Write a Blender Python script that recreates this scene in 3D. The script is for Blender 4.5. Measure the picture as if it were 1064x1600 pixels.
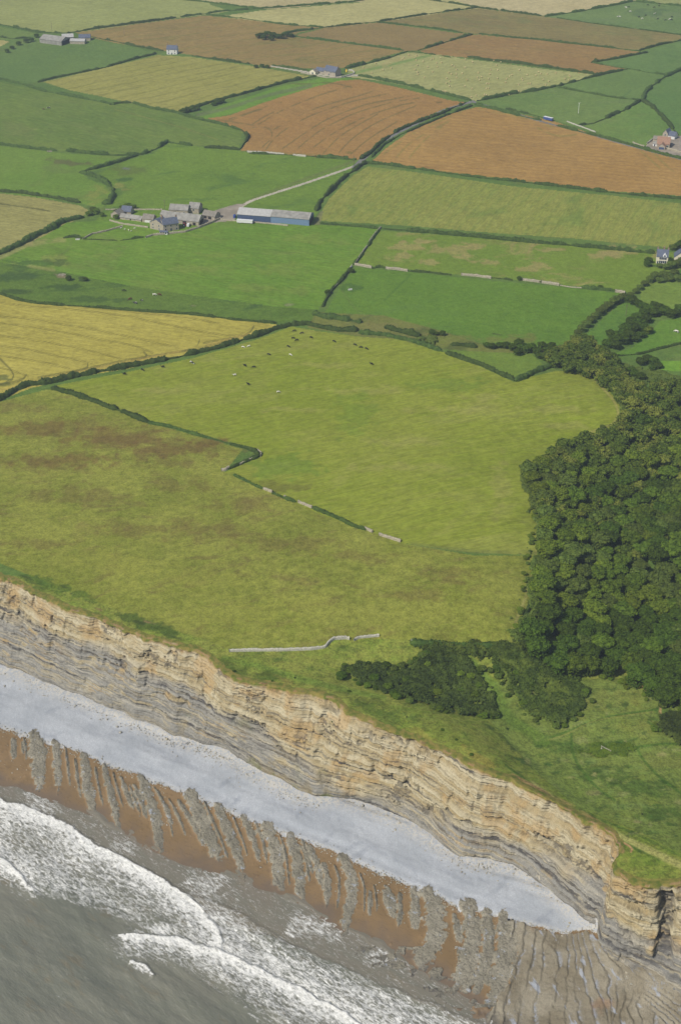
import bpy, bmesh, math, random
import numpy as np
from mathutils import Vector, Matrix
random.seed(7)
SC = bpy.context.scene
for o in list(bpy.data.objects): bpy.data.objects.remove(o)
C = SC.collection
# ---------------------------------------------------------------- camera, sky, sun, exposure
H = 400.0; PITCH = math.radians(32.2); F = 1600 * 50 / 36.0        # reference frame is 1064 x 1600
cam = bpy.data.objects.new('camera', bpy.data.cameras.new('camera')); C.objects.link(cam)
cam.location = (0, 0, H); cam.rotation_euler = (math.pi / 2 - PITCH, 0, 0)
cam.data.lens = 50; cam.data.sensor_fit = 'VERTICAL'; cam.data.sensor_height = 36
cam.data.clip_start = 1; cam.data.clip_end = 30000
SC.camera = cam
SUN = Vector((-0.62, -0.52, 0.88)).normalized()                    # towards the sun
w = bpy.data.worlds.new('World'); SC.world = w; w.use_nodes = True
sky = w.node_tree.nodes.new('ShaderNodeTexSky'); sky.sky_type = 'NISHITA'; sky.sun_disc = False
sky.sun_elevation = math.asin(SUN.z); sky.sun_rotation = math.atan2(SUN.x, SUN.y)
sky.air_density = 1.0; sky.dust_density = 1.5
bgn = w.node_tree.nodes['Background']; bgn.inputs[1].default_value = 0.085
w.node_tree.links.new(sky.outputs[0], bgn.inputs[0])
sl = bpy.data.lights.new('sun', 'SUN'); sl.energy = 3.6; sl.angle = math.radians(0.5); sl.color = (1.0, 0.955, 0.88)
so = bpy.data.objects.new('sun', sl); C.objects.link(so)
so.rotation_euler = SUN.to_track_quat('Z', 'Y').to_euler(); so.location = (0, 0, 900)
SC.view_settings.view_transform = 'Standard'; SC.view_settings.look = 'None'
SC.view_settings.gamma = 1; SC.view_settings.exposure = 0.25
SC.render.resolution_x = 680; SC.render.resolution_y = 1024

# ---------------------------------------------------------------- numeric helpers
def lin(c):
    return tuple((v / 255 / 12.92) if v / 255 <= 0.04045 else ((v / 255 + 0.055) / 1.055) ** 2.4 for v in c)
KEXP = 1.12; HAZE = 0.00013
def A(*c):                                                          # seen sRGB colour -> albedo
    return tuple(min(0.85, v / KEXP) for v in lin(c))
sp, cp = math.sin(PITCH), math.cos(PITCH)
def unproj(px, py, z=0.0):
    px = np.asarray(px, float); py = np.asarray(py, float)
    dx = (px - 532) / F; dy = -(py - 800) / F
    dY = cp + dy * sp; dZ = -sp + dy * cp
    t = (z - H) / dZ
    return t * dx, t * dY
def proj(X, Y, Z):
    d = Y * cp - (Z - H) * sp; u = Y * sp + (Z - H) * cp
    d = np.maximum(d, 1.0)
    return 532 + F * X / d, 800 - F * u / d
def _h(ix, iy, s):
    n = (ix.astype(np.int64) * 374761393 + iy.astype(np.int64) * 668265263 + s * 1442695041) & 0xffffffff
    n = ((n ^ (n >> 13)) * 1274126177) & 0xffffffff
    n = (n ^ (n >> 16)) & 0xffffff
    return n / float(0xffffff)
def vn(x, y, s=0):
    x = np.asarray(x, float); y = np.asarray(y, float); x, y = np.broadcast_arrays(x, y)
    ix = np.floor(x); iy = np.floor(y); fx = x - ix; fy = y - iy
    fx = fx * fx * (3 - 2 * fx); fy = fy * fy * (3 - 2 * fy)
    a = _h(ix, iy, s); b = _h(ix + 1, iy, s); c = _h(ix, iy + 1, s); d = _h(ix + 1, iy + 1, s)
    return (a * (1 - fx) + b * fx) * (1 - fy) + (c * (1 - fx) + d * fx) * fy
def fbm(x, y, s=0, o=4, g=0.5):
    r = 0; a = 1; t = 0
    for i in range(o):
        r = r + a * vn(np.asarray(x) * 2 ** i + 17.3 * i, np.asarray(y) * 2 ** i - 9.1 * i, s + i); t += a; a *= g
    return r / t                                                    # 0..1
def sstep(a, b, x):
    t = np.clip((x - a) / (b - a), 0, 1); return t * t * (3 - 2 * t)
def inpoly(x, y, poly):
    x = np.asarray(x); y = np.asarray(y); r = np.zeros(x.shape, bool)
    n = len(poly); j = n - 1
    for i in range(n):
        xi, yi = poly[i]; xj, yj = poly[j]
        if yi != yj:
            r ^= ((yi > y) != (yj > y)) & (x < (xj - xi) * (y - yi) / (yj - yi) + xi)
        j = i
    return r
def pdist(x, y, pts):
    """distance to a polyline, and parameter 0..1 along it"""
    best = np.full(np.shape(x), 1e9); par = np.zeros(np.shape(x)); sg = np.zeros(np.shape(x))
    L = [0]
    for a, b in zip(pts[:-1], pts[1:]): L.append(L[-1] + math.hypot(b[0] - a[0], b[1] - a[1]))
    for i, (a, b) in enumerate(zip(pts[:-1], pts[1:])):
        dx, dy = b[0] - a[0], b[1] - a[1]; l2 = dx * dx + dy * dy + 1e-9
        t = np.clip(((x - a[0]) * dx + (y - a[1]) * dy) / l2, 0, 1)
        ex = x - a[0] - t * dx; ey = y - a[1] - t * dy
        d = np.hypot(ex, ey); m = d < best
        best = np.where(m, d, best); par = np.where(m, (L[i] + t * math.sqrt(l2)) / L[-1], par)
        sg = np.where(m, np.sign(dx * ey - dy * ex), sg)
    return best, par, sg
def rs(pts, step, smooth=0):
    """resample a polyline (n-d) at a given step"""
    P = np.array(pts, float)
    d = np.r_[0, np.cumsum(np.linalg.norm(np.diff(P[:, :2], axis=0), axis=1))]
    n = max(2, int(d[-1] / step) + 1); q = np.linspace(0, d[-1], n)
    R = np.stack([np.interp(q, d, P[:, k]) for k in range(P.shape[1])], 1)
    if smooth:
        k = np.ones(smooth) / smooth; pad = smooth // 2
        for c in range(R.shape[1]):
            e = np.r_[2 * R[0, c] - R[pad:0:-1, c], R[:, c], 2 * R[-1, c] - R[-2:-pad - 2:-1, c]]
            R[:, c] = np.convolve(e, k, 'same')[pad:pad + n]
    return R
class RBF:
    def __init__(s, P, z, c):
        s.P = P; s.c = c
        D = np.sqrt(((P[:, None] - P[None]) ** 2).sum(2) + c * c)
        s.m = z.mean(); s.w = np.linalg.solve(D + 1e-6 * np.eye(len(P)), z - s.m)
    def __call__(s, X, Y):
        X = np.asarray(X, float); sh = X.shape; x = X.ravel(); y = np.asarray(Y, float).ravel(); out = np.empty(x.size)
        for i in range(0, x.size, 100000):
            d = np.sqrt((x[i:i+100000, None] - s.P[:, 0]) ** 2 + (y[i:i+100000, None] - s.P[:, 1]) ** 2 + s.c * s.c)
            out[i:i+100000] = d @ s.w
        return (out + s.m).reshape(sh)

# ---------------------------------------------------------------- object helpers
def tag(o, label=None, cat=None, group=None, kind=None):
    if label: o['label'] = label
    if cat: o['category'] = cat
    if group: o['group'] = group
    if kind: o['kind'] = kind
    return o
def npmesh(name, V, Fq, mat=None, smooth=False, attrs=None, cols=None, midx=None):
    me = bpy.data.meshes.new(name); V = np.asarray(V, np.float32); Fq = np.asarray(Fq, np.int32); k = Fq.shape[1]
    me.vertices.add(len(V)); me.vertices.foreach_set('co', V.ravel())
    me.loops.add(Fq.size); me.loops.foreach_set('vertex_index', Fq.ravel())
    me.polygons.add(len(Fq)); me.polygons.foreach_set('loop_start', np.arange(0, Fq.size, k, dtype=np.int32))
    me.polygons.foreach_set('loop_total', np.full(len(Fq), k, np.int32))
    me.update(calc_edges=True)
    if smooth: me.polygons.foreach_set('use_smooth', np.ones(len(Fq), bool))
    for n, a in (attrs or {}).items():
        t = me.attributes.new(n, 'FLOAT', 'POINT'); t.data.foreach_set('value', np.asarray(a, np.float32))
    for n, a in (cols or {}).items():
        t = me.attributes.new(n, 'FLOAT_COLOR', 'POINT'); t.data.foreach_set('color', np.asarray(a, np.float32).ravel())
    for m in (mat if isinstance(mat, (list, tuple)) else [mat]):
        if m: me.materials.append(m)
    if midx is not None: me.polygons.foreach_set('material_index', np.asarray(midx, np.int32))
    return me
def link(name, me, parent=None, loc=None):
    o = bpy.data.objects.new(name, me); C.objects.link(o)
    if parent: o.parent = parent
    if loc is not None: o.location = loc
    return o
def empty(name, loc, rz=0.0):
    o = bpy.data.objects.new(name, None); C.objects.link(o); o.location = loc; o.rotation_euler = (0, 0, rz); o.empty_display_size = 1
    return o
def copy_tree(o, parent=None):
    c = o.copy(); C.objects.link(c)
    if parent: c.parent = parent
    for ch in o.children: copy_tree(ch, c)
    return c
class MB:
    """collects simple solids into one mesh"""
    def __init__(s): s.v = []; s.f = []
    def add(s, vs, fs):
        n = len(s.v); s.v += [tuple(v) for v in vs]; s.f += [tuple(i + n for i in f) for f in fs]
    def box(s, x0, x1, y0, y1, z0, z1):
        s.add([(x0,y0,z0),(x1,y0,z0),(x1,y1,z0),(x0,y1,z0),(x0,y0,z1),(x1,y0,z1),(x1,y1,z1),(x0,y1,z1)],
              [(0,3,2,1),(4,5,6,7),(0,1,5,4),(1,2,6,5),(2,3,7,6),(3,0,4,7)])
    def tube(s, a, b, r0, r1=None, n=8):
        a = Vector(a); b = Vector(b); r1 = r0 if r1 is None else r1
        d = (b - a).normalized(); u = d.orthogonal().normalized(); v = d.cross(u)
        vs = [a + (u * math.cos(t) + v * math.sin(t)) * r0 for t in [2*math.pi*i/n for i in range(n)]]
        vs += [b + (u * math.cos(t) + v * math.sin(t)) * r1 for t in [2*math.pi*i/n for i in range(n)]]
        fs = [(i, (i+1) % n, n + (i+1) % n, n + i) for i in range(n)] + [tuple(range(n-1, -1, -1)), tuple(range(n, 2*n))]
        s.add(vs, fs)
    def prism(s, prof, x0, x1):
        """profile in (y,z) pushed along x"""
        n = len(prof)
        s.add([(x0, y, z) for y, z in prof] + [(x1, y, z) for y, z in prof],
              [tuple(range(n)), tuple(range(2*n-1, n-1, -1))] + [(i, n+i, n+(i+1) % n, (i+1) % n) for i in range(n)])
    def build(s, name, mat, parent=None, loc=None, smooth=False):
        me = bpy.data.meshes.new(name); me.from_pydata(s.v, [], s.f); me.materials.append(mat)
        bm = bmesh.new(); bm.from_mesh(me); bmesh.ops.recalc_face_normals(bm, faces=bm.faces); bm.to_mesh(me); bm.free()
        if smooth:
            for p in me.polygons: p.use_smooth = True
        return link(name, me, parent, loc)

# ---------------------------------------------------------------- material helpers
class NT:
    def __init__(s, name, rough=0.9, spec=0.2):
        s.m = bpy.data.materials.new(name); s.m.use_nodes = True; s.t = s.m.node_tree; s.n = s.t.nodes
        s.b = s.n['Principled BSDF']; s.b.inputs['Roughness'].default_value = rough
        s.b.inputs['Specular IOR Level'].default_value = spec
        s.tc = s.n.new('ShaderNodeTexCoord')
    def set(s, sock, v):
        if hasattr(v, 'links') or isinstance(v, bpy.types.NodeSocket): s.t.links.new(v, sock)
        elif isinstance(v, (tuple, list)) and len(v) == 3 and sock.type == 'RGBA': sock.default_value = (*v, 1)
        else: sock.default_value = v
    def math(s, op, a, b=0.0, c=None, clamp=False):
        n = s.n.new('ShaderNodeMath'); n.operation = op; n.use_clamp = clamp
        s.set(n.inputs[0], a); s.set(n.inputs[1], b)
        if c is not None: s.set(n.inputs[2], c)
        return n.outputs[0]
    def map(s, v, scale=(1,1,1), rot=0.0, loc=(0,0,0)):
        n = s.n.new('ShaderNodeMapping'); s.set(n.inputs[0], v)
        n.inputs['Rotation'].default_value = (0, 0, rot); n.inputs['Location'].default_value = loc
        q = s.n.new('ShaderNodeVectorMath'); q.operation = 'MULTIPLY'; s.t.links.new(n.outputs[0], q.inputs[0]); q.inputs[1].default_value = scale
        return q.outputs[0]
    def noise(s, v, scale, det=4, rough=0.55, dist=0.0):
        n = s.n.new('ShaderNodeTexNoise'); s.set(n.inputs['Vector'], v); n.inputs['Scale'].default_value = scale
        n.inputs['Detail'].default_value = det; n.inputs['Roughness'].default_value = rough; n.inputs['Distortion'].default_value = dist
        return n.outputs[0]
    def voro(s, v, scale, feat='F1'):
        n = s.n.new('ShaderNodeTexVoronoi'); n.feature = feat; s.set(n.inputs['Vector'], v); n.inputs['Scale'].default_value = scale
        return n.outputs['Distance']
    def ramp(s, v, a, b, x=0.0, y=1.0):
        n = s.n.new('ShaderNodeMapRange'); n.interpolation_type = 'SMOOTHSTEP'; s.set(n.inputs[0], v)
        n.inputs[1].default_value = a; n.inputs[2].default_value = b; n.inputs[3].default_value = x; n.inputs[4].default_value = y
        return n.outputs[0]
    def mix(s, f, a, b, mode='MIX'):
        n = s.n.new('ShaderNodeMix'); n.data_type = 'RGBA'; n.blend_type = mode
        s.set(n.inputs[0], f); s.set(n.inputs[6], a); s.set(n.inputs[7], b); return n.outputs[2]
    def attr(s, name, out='Fac', typ='GEOMETRY'):
        n = s.n.new('ShaderNodeAttribute'); n.attribute_name = name; n.attribute_type = typ; return n.outputs[out]
    def bump(s, h, strength=0.3, dist=0.2):
        n = s.n.new('ShaderNodeBump'); s.set(n.inputs['Height'], h); n.inputs['Strength'].default_value = strength
        n.inputs['Distance'].default_value = dist; s.t.links.new(n.outputs[0], s.b.inputs['Normal'])
    def color(s, c): s.set(s.b.inputs['Base Color'], c); return s.m
    @property
    def obj(s): return s.tc.outputs['Object']
def plain(name, c, rough=0.8, var=0.12, scale=0.6, spec=0.2):
    t = NT(name, rough, spec); n = t.noise(t.obj, scale, 4)
    lo = tuple(v * (1 - var) for v in c); hi = tuple(min(1, v * (1 + var)) for v in c)
    return t.color(t.mix(t.ramp(n, 0.3, 0.7), lo, hi))
# ---------------------------------------------------------------- terrain height
CP = [(x, y, 0) for x, y in [(0,640),(0,800),(0,900),(200,700),(200,900),(400,600),(400,800),(400,950),(600,600),(600,800),(600,950),
      (750,700),(750,850),(750,950),(820,650),(900,625),(830,575),(700,560),(500,500),(200,500),(0,450),(600,400),(850,400),(1000,330),
      (1064,200),(700,200),(300,200),(0,200),(400,60),(800,60),(0,60),(1064,60),(-300,700),(-300,900),(-300,400),(1400,300),(1300,560),
      (100,930),(320,1012),(-150,860),(-300,1100),(0,1050),(250,1150)]]
CP += [(835,760,-1),(845,850,-2),(832,930,-3),(800,1000,-5),(970,645,-3),(900,800,-10),(960,800,-17),(1030,800,-20),(1150,800,-12),
       (1300,800,0),(900,715,-7),(1020,700,-13),(1150,700,-6),(900,950,-15),(980,950,-21),(1064,950,-22),(1200,950,-8),(880,1040,-18),
       (960,1060,-20),(1064,1080,-21),(1010,600,-7),(1064,560,-6),(940,540,-3),(1050,500,-3),(1350,1000,0),
       (360,1018,-.5),(520,1000,-.5),(640,1005,-2),(540,1055,-6),(650,1060,-9),(720,1090,-14),(780,1120,-14),(830,1165,-15),(800,1060,-13),
       (850,1080,-16),(900,1110,-17),(430,1068,-1),(520,1082,-1.5),(620,1105,-2.5),(700,1140,-3.5),(760,1175,-4.5),(820,1225,-5),
       (880,1262,-5),(940,1290,-4.5),(1010,1320,-4),(1064,1350,-3.5),(1150,1395,-3),(870,1212,-11),(920,1170,-17),(1000,1150,-18),
       (1064,1180,-19),(910,1240,-10.5),(980,1240,-12),(1040,1260,-12.5),(1064,1300,-8.5),(1000,1288,-7),(1150,1260,-20),(1300,1400,-24),
       (1000,1350,-3.2),(955,1340,-3),(1050,1372,-3),(900,1272,-4.5),(850,1243,-4.5),(700,1180,-3.5),(640,1148,-3),(560,1115,-2),
       (480,1080,-1),(790,1162,-12),(830,1190,-13.5),(868,1220,-10),(905,1247,-9),(945,1272,-7.5),(750,1128,-10.5),(500,1200,-2),(800,1350,-4),(900,1420,-4),(1064,1480,-3),(1200,1560,-3)]
CP = np.array(CP, float)
_x, _y = unproj(CP[:, 0], CP[:, 1], CP[:, 2])
_far = np.array([(x, y) for y in (2200, 3500, 6000) for x in (-1500, -500, 500, 1500)], float)
LAND = RBF(np.vstack([np.stack([_x, _y], 1), _far]), np.r_[CP[:, 2], np.zeros(len(_far))], 9.0)
def land_z(X, Y):
    X = np.asarray(X, float); Y = np.asarray(Y, float)
    z = LAND(X, Y) * (1 - sstep(1800, 2600, Y))
    z = z + (fbm(X / 210, Y / 260, 3, 3) - 0.5) * 7 * sstep(800, 1300, Y) + (fbm(X / 60, Y / 60, 9, 3) - 0.5) * 1.6 + (fbm(X / 9, Y / 9, 5, 2) - 0.5) * 0.35
    return z
def ground(px, py, zf=None, it=7):
    zf = zf or land_z; z = np.zeros(np.shape(px))
    for _ in range(it):
        X, Y = unproj(px, py, z); z = 0.5 * z + 0.5 * zf(X, Y) if _ < it - 1 else zf(X, Y)
    return X, Y, z
def gpts(pts, step=3.0):
    P = rs(pts, step); X, Y, Z = ground(P[:, 0], P[:, 1], it=12); return np.stack([X, Y, Z], 1)

# ---------------------------------------------------------------- cliff top and foot curves (matched pairs)
PAIR = [((-150,850),(-170,985)),((-80,872),(-95,1012)),((0,900),(-18,1035)),((50,925),(34,1052)),((95,945),(78,1070)),((150,965),(132,1092)),((200,985),(182,1112)),
 ((240,1000),(222,1130)),((290,1013),(268,1150)),((325,1026),(300,1158)),((345,1046),(328,1166)),((370,1060),(352,1178)),((400,1068),(378,1192)),
 ((438,1074),(405,1208)),((456,1084),(430,1222)),((490,1083),(462,1240)),((522,1092),(492,1246)),((546,1112),(522,1246)),((572,1128),(548,1250)),
 ((603,1140),(582,1262)),((642,1153),(622,1278)),((682,1172),(660,1300)),((720,1188),(695,1324)),((760,1205),(728,1340)),((800,1221),(765,1346)),
 ((840,1241),(803,1352)),((872,1258),(838,1376)),((905,1275),(868,1400)),((932,1291),(893,1420)),((954,1306),(912,1434)),((967,1322),(926,1444)),
 ((966,1337),(930,1452)),((955,1350),(931,1462)),((958,1364),(936,1476)),((984,1378),(958,1498)),((1012,1386),(985,1514)),((1040,1379),(1018,1530)),
 ((1075,1384),(1060,1556)),((1120,1400),(1110,1590)),((1190,1440),(1180,1640)),((1260,1480),(1250,1690))]
ZB = -35.0
_t = np.array([p[0] for p in PAIR], float); _b = np.array([p[1] for p in PAIR], float)
tx, ty, tz = ground(_t[:, 0], _t[:, 1], it=14); bx, by = unproj(_b[:, 0], _b[:, 1], ZB)
CUR = rs(np.stack([tx, ty, bx, by], 1), 0.36, 9)
NU = len(CUR)
su = np.r_[0, np.cumsum(np.hypot(np.diff(CUR[:, 0]), np.diff(CUR[:, 1])))]
PXU = proj(CUR[:, 0], CUR[:, 1], 0 * su)[0]                         # a rough left-right coordinate used to vary the rock along the shore
_d = CUR[:, 2:4] - CUR[:, 0:2]; 
k = np.ones(61) / 61
NRM = np.stack([np.convolve(np.pad(_d[:, i], 30, 'edge'), k, 'valid') for i in (0, 1)], 1)
NRM /= np.linalg.norm(NRM, axis=1)[:, None]
_en = (fbm(su / 9, 0 * su, 21, 4) - 0.5) * 4.2 + (fbm(su / 2.2, 0 * su, 22, 2) - 0.5) * 1.3
TOP = CUR[:, 0:2] + NRM * _en[:, None]
BOT = CUR[:, 2:4] + NRM * ((fbm(su / 14, 0 * su, 31, 3) - 0.5) * 3.5)[:, None]
seaward = [tuple(p) for p in TOP[::3]] + [(TOP[-1, 0] + 400, TOP[-1, 1] - 300), (TOP[-1, 0], TOP[-1, 1] - 900), (TOP[0, 0] - 900, TOP[0, 1] - 900), (TOP[0, 0] - 500, TOP[0, 1] + 120)]

# ---------------------------------------------------------------- the land sheet
cols_ = np.r_[np.linspace(-900, -110, 36), np.arange(-70, 1134, 1.35), np.linspace(1175, 1950, 36)]
Yr = unproj(532, np.arange(1560, -60, -1.2), 0)[1]; Yr = Yr[Yr < 2100]
Yr = np.r_[Yr, np.geomspace(Yr[-1] * 1.01, 9000, 70)]
CX, YY = np.meshgrid((cols_ - 532) / F, Yr)
XX = CX * (YY * cp + H * sp); 
ZZ = land_z(XX, YY)
PX, PY = proj(XX, YY, ZZ)
ny, nx = XX.shape
def facegrid(ny, nx):
    i = np.arange(ny - 1)[:, None] * nx + np.arange(nx - 1)[None]
    return np.stack([i, i + 1, i + nx + 1, i + nx], -1)
FG = facegrid(ny, nx)
fcx = (PX[:-1, :-1] + PX[1:, 1:]) / 2; fcy = (PY[:-1, :-1] + PY[1:, 1:]) / 2
wob = (fbm(XX[:-1, :-1] / 14, YY[:-1, :-1] / 14, 77, 3) - .5) * 5
FID = np.zeros((ny - 1, nx - 1), np.int32)

def wang(a, b):                                                     # world direction of a line drawn between two reference points
    (x0, x1), (y0, y1) = unproj([a[0], b[0]], [a[1], b[1]], 0)
    return math.atan2(y1 - y0, x1 - x0)
def field_mat(name, c1, c2, spot=None, amt=0.5, stripe=None, fine=0.27, scale=1.0):
    t = NT(name, 0.95, 0.05); o = t.obj
    a = wang(stripe[0], stripe[1]) if stripe else 0.3
    al = t.map(o, (0.12 if stripe else 0.5, 1, 1), -a)
    n1 = t.noise(o, 0.011 * scale, 3); n2 = t.noise(o, 0.06 * scale, 4, 0.6, 0.6); n3 = t.noise(al, 0.35, 4, 0.6); n4 = t.math('ADD', t.math('MULTIPLY', t.noise(al if stripe else o, 0.9, 5, 0.8), .6), t.math('MULTIPLY', t.noise(o, .28, 5, .75), .4))
    s = t.math('ADD', t.math('MULTIPLY', n1, 0.5), t.math('MULTIPLY', n3, 0.5))
    c = t.mix(t.ramp(s, 0.36, 0.62), c1, c2)
    if spot: 
        n5 = t.noise(t.map(o, (0.55, 1, 1), -a), 0.028 * scale, 5, 0.62, 0.8)
        c = t.mix(t.math('MULTIPLY', t.ramp(n5, 0.52, 0.68), amt), c, spot)
    if stripe:
        yv = t.n.new('ShaderNodeSeparateXYZ'); t.t.links.new(t.map(o, (1, 1, 1), -a), yv.inputs[0])
        ys = t.math('ADD', yv.outputs[1], t.math('MULTIPLY', t.math('SUBTRACT', t.noise(o, 0.01, 2), 0.5), stripe[2] * 1.2))
        w_ = t.math('SINE', t.math('MULTIPLY', ys, 2 * math.pi / stripe[2]))
        fade = t.ramp(t.noise(o, 0.02, 3), 0.3, 0.6, 0.3, 1.0)
        c = t.mix(t.math('MULTIPLY', t.math('MULTIPLY', t.ramp(w_, stripe[5] if len(stripe) > 5 else 0.3, 1.0), stripe[3]), fade), c, stripe[4])
    at = t.n.new('ShaderNodeAttribute'); at.attribute_name = 'mk'
    c = t.mix(at.outputs['Alpha'], c, at.outputs['Color'])
    g = t.math('ADD', t.ramp(n4, 0.36, 0.64, 1 - fine, 1 + fine), t.math('MULTIPLY', t.math('SUBTRACT', n2, 0.5), 0.35))
    g3 = t.n.new('ShaderNodeCombineColor'); [t.set(g3.inputs[i], g) for i in range(3)]
    c = t.mix(1.0, c, g3.outputs[0], 'MULTIPLY')
    return t.color(c)
FIELDS = []                                                         # (object name, label, material, polygon)
def fld(name, label, poly, c1, c2, **k):
    FIELDS.append((name, label, field_mat(label[:40], A(*c1), A(*c2), **k), poly))
base_mat = field_mat('pasture', A(84,110,48), A(98,120,54), spot=A(112,116,62), amt=.5)
clifftop_mat = field_mat('clifftop turf', A(108,124,46), A(132,136,60), spot=A(82,100,40), amt=.75, scale=4.0, fine=.46)
def P(name, label, poly, c1, c2, **k):
    def fx(c):
        r, g, b = c
        if g > r + 12: return (r * 1.13 + 2, g * 1.065, b * .97)
        if g > r: return (r * 1.06, g * 1.03, b)
        if r > g + 20: return (r, g + 10, b - 1)
        return (r, g + 3, b)
    fld(name, label, poly, fx(c1), fx(c2), **k)
P('pale_field', 'far pale green ripening field in the top left corner', [(-260,-90),(260,-90),(330,8),(360,17),(340,21),(280,28),(180,42),(105,52),(60,48),(0,38),(-260,20)], (134,142,82), (142,150,90), stripe=((0,30),(300,-2),9,.35,A(120,132,72)))
P('stubble_field', 'thin tan stubble strip on the top edge left of centre', [(290,-30),(640,-30),(600,2),(550,3),(490,8),(430,14),(412,13),(355,7),(300,1)], (172,156,112),(182,166,120))
P('pale_field', 'pale straw coloured field below the top tan strip', [(345,25),(420,15),(560,4),(620,-12),(690,-12),(752,13),(710,16),(660,25),(590,34),(510,43),(440,38),(380,30)], (168,158,104),(178,168,112), stripe=((400,30),(700,5),8,.3,A(156,148,90)))
P('stubble_field', 'tan stubble field touching the top edge right of centre', [(640,-60),(1120,-60),(1000,-4),(990,2),(860,26),(748,13),(690,-8)], (176,160,116),(186,170,126), stripe=((750,10),(900,-4),7,.3,A(160,146,100)))
P('grass_field', 'far green cattle pasture in the top right corner', [(855,26),(988,2),(1064,10),(1300,34),(1300,80),(1064,55),(990,46),(870,29)], (84,112,66),(98,124,74), spot=A(112,124,84))
P('pale_field', 'small pale corner field beyond the cattle pasture', [(1004,-30),(1300,-30),(1300,30),(1064,9),(1000,1)], (128,138,84),(138,146,92))
P('brown_field', 'broad olive brown crop field under the cattle pasture', [(590,35),(704,18),(748,13),(850,26),(1064,54),(1300,80),(1062,61),(998,79),(920,71),(840,63),(748,54),(704,48),(640,39)], (126,110,66),(138,116,74), spot=A(118,120,66), amt=.7, stripe=((640,38),(1000,75),12,.3,A(116,106,60)))
P('brown_field', 'small russet crop field between two dark hedges', [(458,56),(509,43),(590,35),(710,51),(737,53),(722,58),(700,64),(655,79),(630,80),(553,70)], (134,104,68),(142,112,74), spot=A(124,114,66), amt=.5)
P('brown_field', 'russet crop field above the bale field', [(655,80),(700,65),(740,54),(845,63),(920,71),(1000,81),(925,97),(975,107),(930,118),(860,106),(800,99),(730,90),(680,86)], (144,104,66),(150,112,72), spot=A(128,114,62), amt=.4, stripe=((700,75),(960,105),13,.5,A(132,112,66)))
P('brown_field', 'large russet crop field with a copse in it', [(118,51),(180,42),(280,29),(320,24),(380,30),(440,38),(505,43),(470,50),(455,57),(553,70),(630,80),(600,89),(545,105),(515,108),(430,106),(360,95),(300,86),(250,78),(180,67),(140,58)], (138,108,68),(146,114,72), spot=A(126,116,62), amt=.8, stripe=((300,80),(500,52),26,.6,A(122,116,60),.75))
P('grass_field', 'green grass field below the long grey farm sheds', [(-260,110),(-60,100),(10,83),(20,74),(60,58),(130,60),(165,66),(245,82),(160,106),(60,129),(0,123),(-260,118)], (80,110,58),(88,116,62))
P('grass_field', 'small grass corner at the far left edge above the tan corner', [(-260,30),(0,41),(60,53),(20,62),(-260,58)], (90,116,58),(96,122,62))
P('stubble_field', 'tan scrap of field on the left edge near the grey sheds', [(-260,60),(0,62),(16,65),(0,73),(-260,100)], (160,150,90),(168,156,96))
P('olive_field', 'olive gold diamond shaped crop field with fine tramlines', [(68,128),(160,107),(247,86),(300,89),(400,104),(484,119),(440,130),(380,148),(330,161),(280,176),(205,161),(160,151),(110,141)], (142,136,68),(152,144,76), stripe=((110,140),(350,92),18,.55,A(118,118,56),.6))
P('bale_field', 'pale cut field scattered with round bales', [(540,110),(575,100),(637,82),(700,87),(720,91),(800,101),(860,109),(936,117),(900,126),(860,134),(800,148),(745,158),(720,151),(660,139),(600,127),(550,121)], (152,148,92),(160,156,100), stripe=((560,118),(700,88),8,.4,A(138,142,80)), spot=A(140,148,84))
P('grass_strip', 'bright green grass strip above the russet tramline field', [(300,184),(350,164),(440,134),(505,121),(560,123),(440,157),(350,181),(325,186)], (84,124,42),(94,130,50))
P('brown_field', 'russet ripe crop field with curved dark tramlines', [(325,185),(360,180),(410,161),(480,139),(530,126),(560,124),(620,136),(700,156),(728,160),(690,171),(650,191),(610,211),(575,236),(560,249),(500,246),(430,239),(376,235),(385,222),(390,212),(375,203)], (152,106,64),(158,114,70), spot=A(140,112,62), amt=.5)
P('brown_field', 'ginger brown crop field right of the farm lane', [(745,167),(780,172),(860,188),(940,214),(1010,232),(1300,290),(1300,350),(1064,306),(960,299),(800,281),(650,263),(578,254),(600,234),(640,205),(690,181)], (158,114,66),(166,122,74), stripe=((650,262),(1060,300),9,.5,A(142,106,60),.5), spot=A(150,118,66), amt=.4)
P('grass_field', 'green field with the white pole beyond the ginger crop', [(740,158),(800,148),(865,136),(900,141),(1000,158),(960,174),(915,196),(900,196),(850,186),(790,171)], (84,114,60),(96,122,66), spot=A(108,124,72))
P('grass_field', 'green field between two hedges meeting at a thick curved one', [(865,136),(920,121),(980,108),(1040,119),(1012,140),(1004,158),(960,153),(900,141)], (84,114,62),(92,120,66))
P('grass_field', 'green paddock beside the red roofed farm', [(915,197),(960,175),(1003,158),(1040,185),(1064,215),(1030,225),(1000,232),(960,220)], (84,118,58),(96,124,64), spot=A(112,126,70))
P('grass_field', 'green field right of the thick curved hedge', [(1004,158),(1012,140),(1045,119),(1300,60),(1300,280),(1060,210),(1040,185)], (78,112,60),(88,118,66))
P('grass_field', 'green field poking left into the russet crops', [(925,97),(1000,82),(1064,63),(1300,20),(1300,140),(1040,118),(980,108)], (80,112,62),(90,120,68))
P('grass_field', 'mown green field with two cows at the left edge', [(-260,110),(0,128),(40,135),(110,150),(180,164),(208,160),(275,176),(345,194),(380,206),(372,234),(262,222),(245,232),(220,243),(105,238),(0,226),(-260,200)], (82,110,50),(94,118,56), spot=A(110,122,62), amt=.5, stripe=((0,170),(150,205),7,.35,A(118,130,66)))
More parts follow.
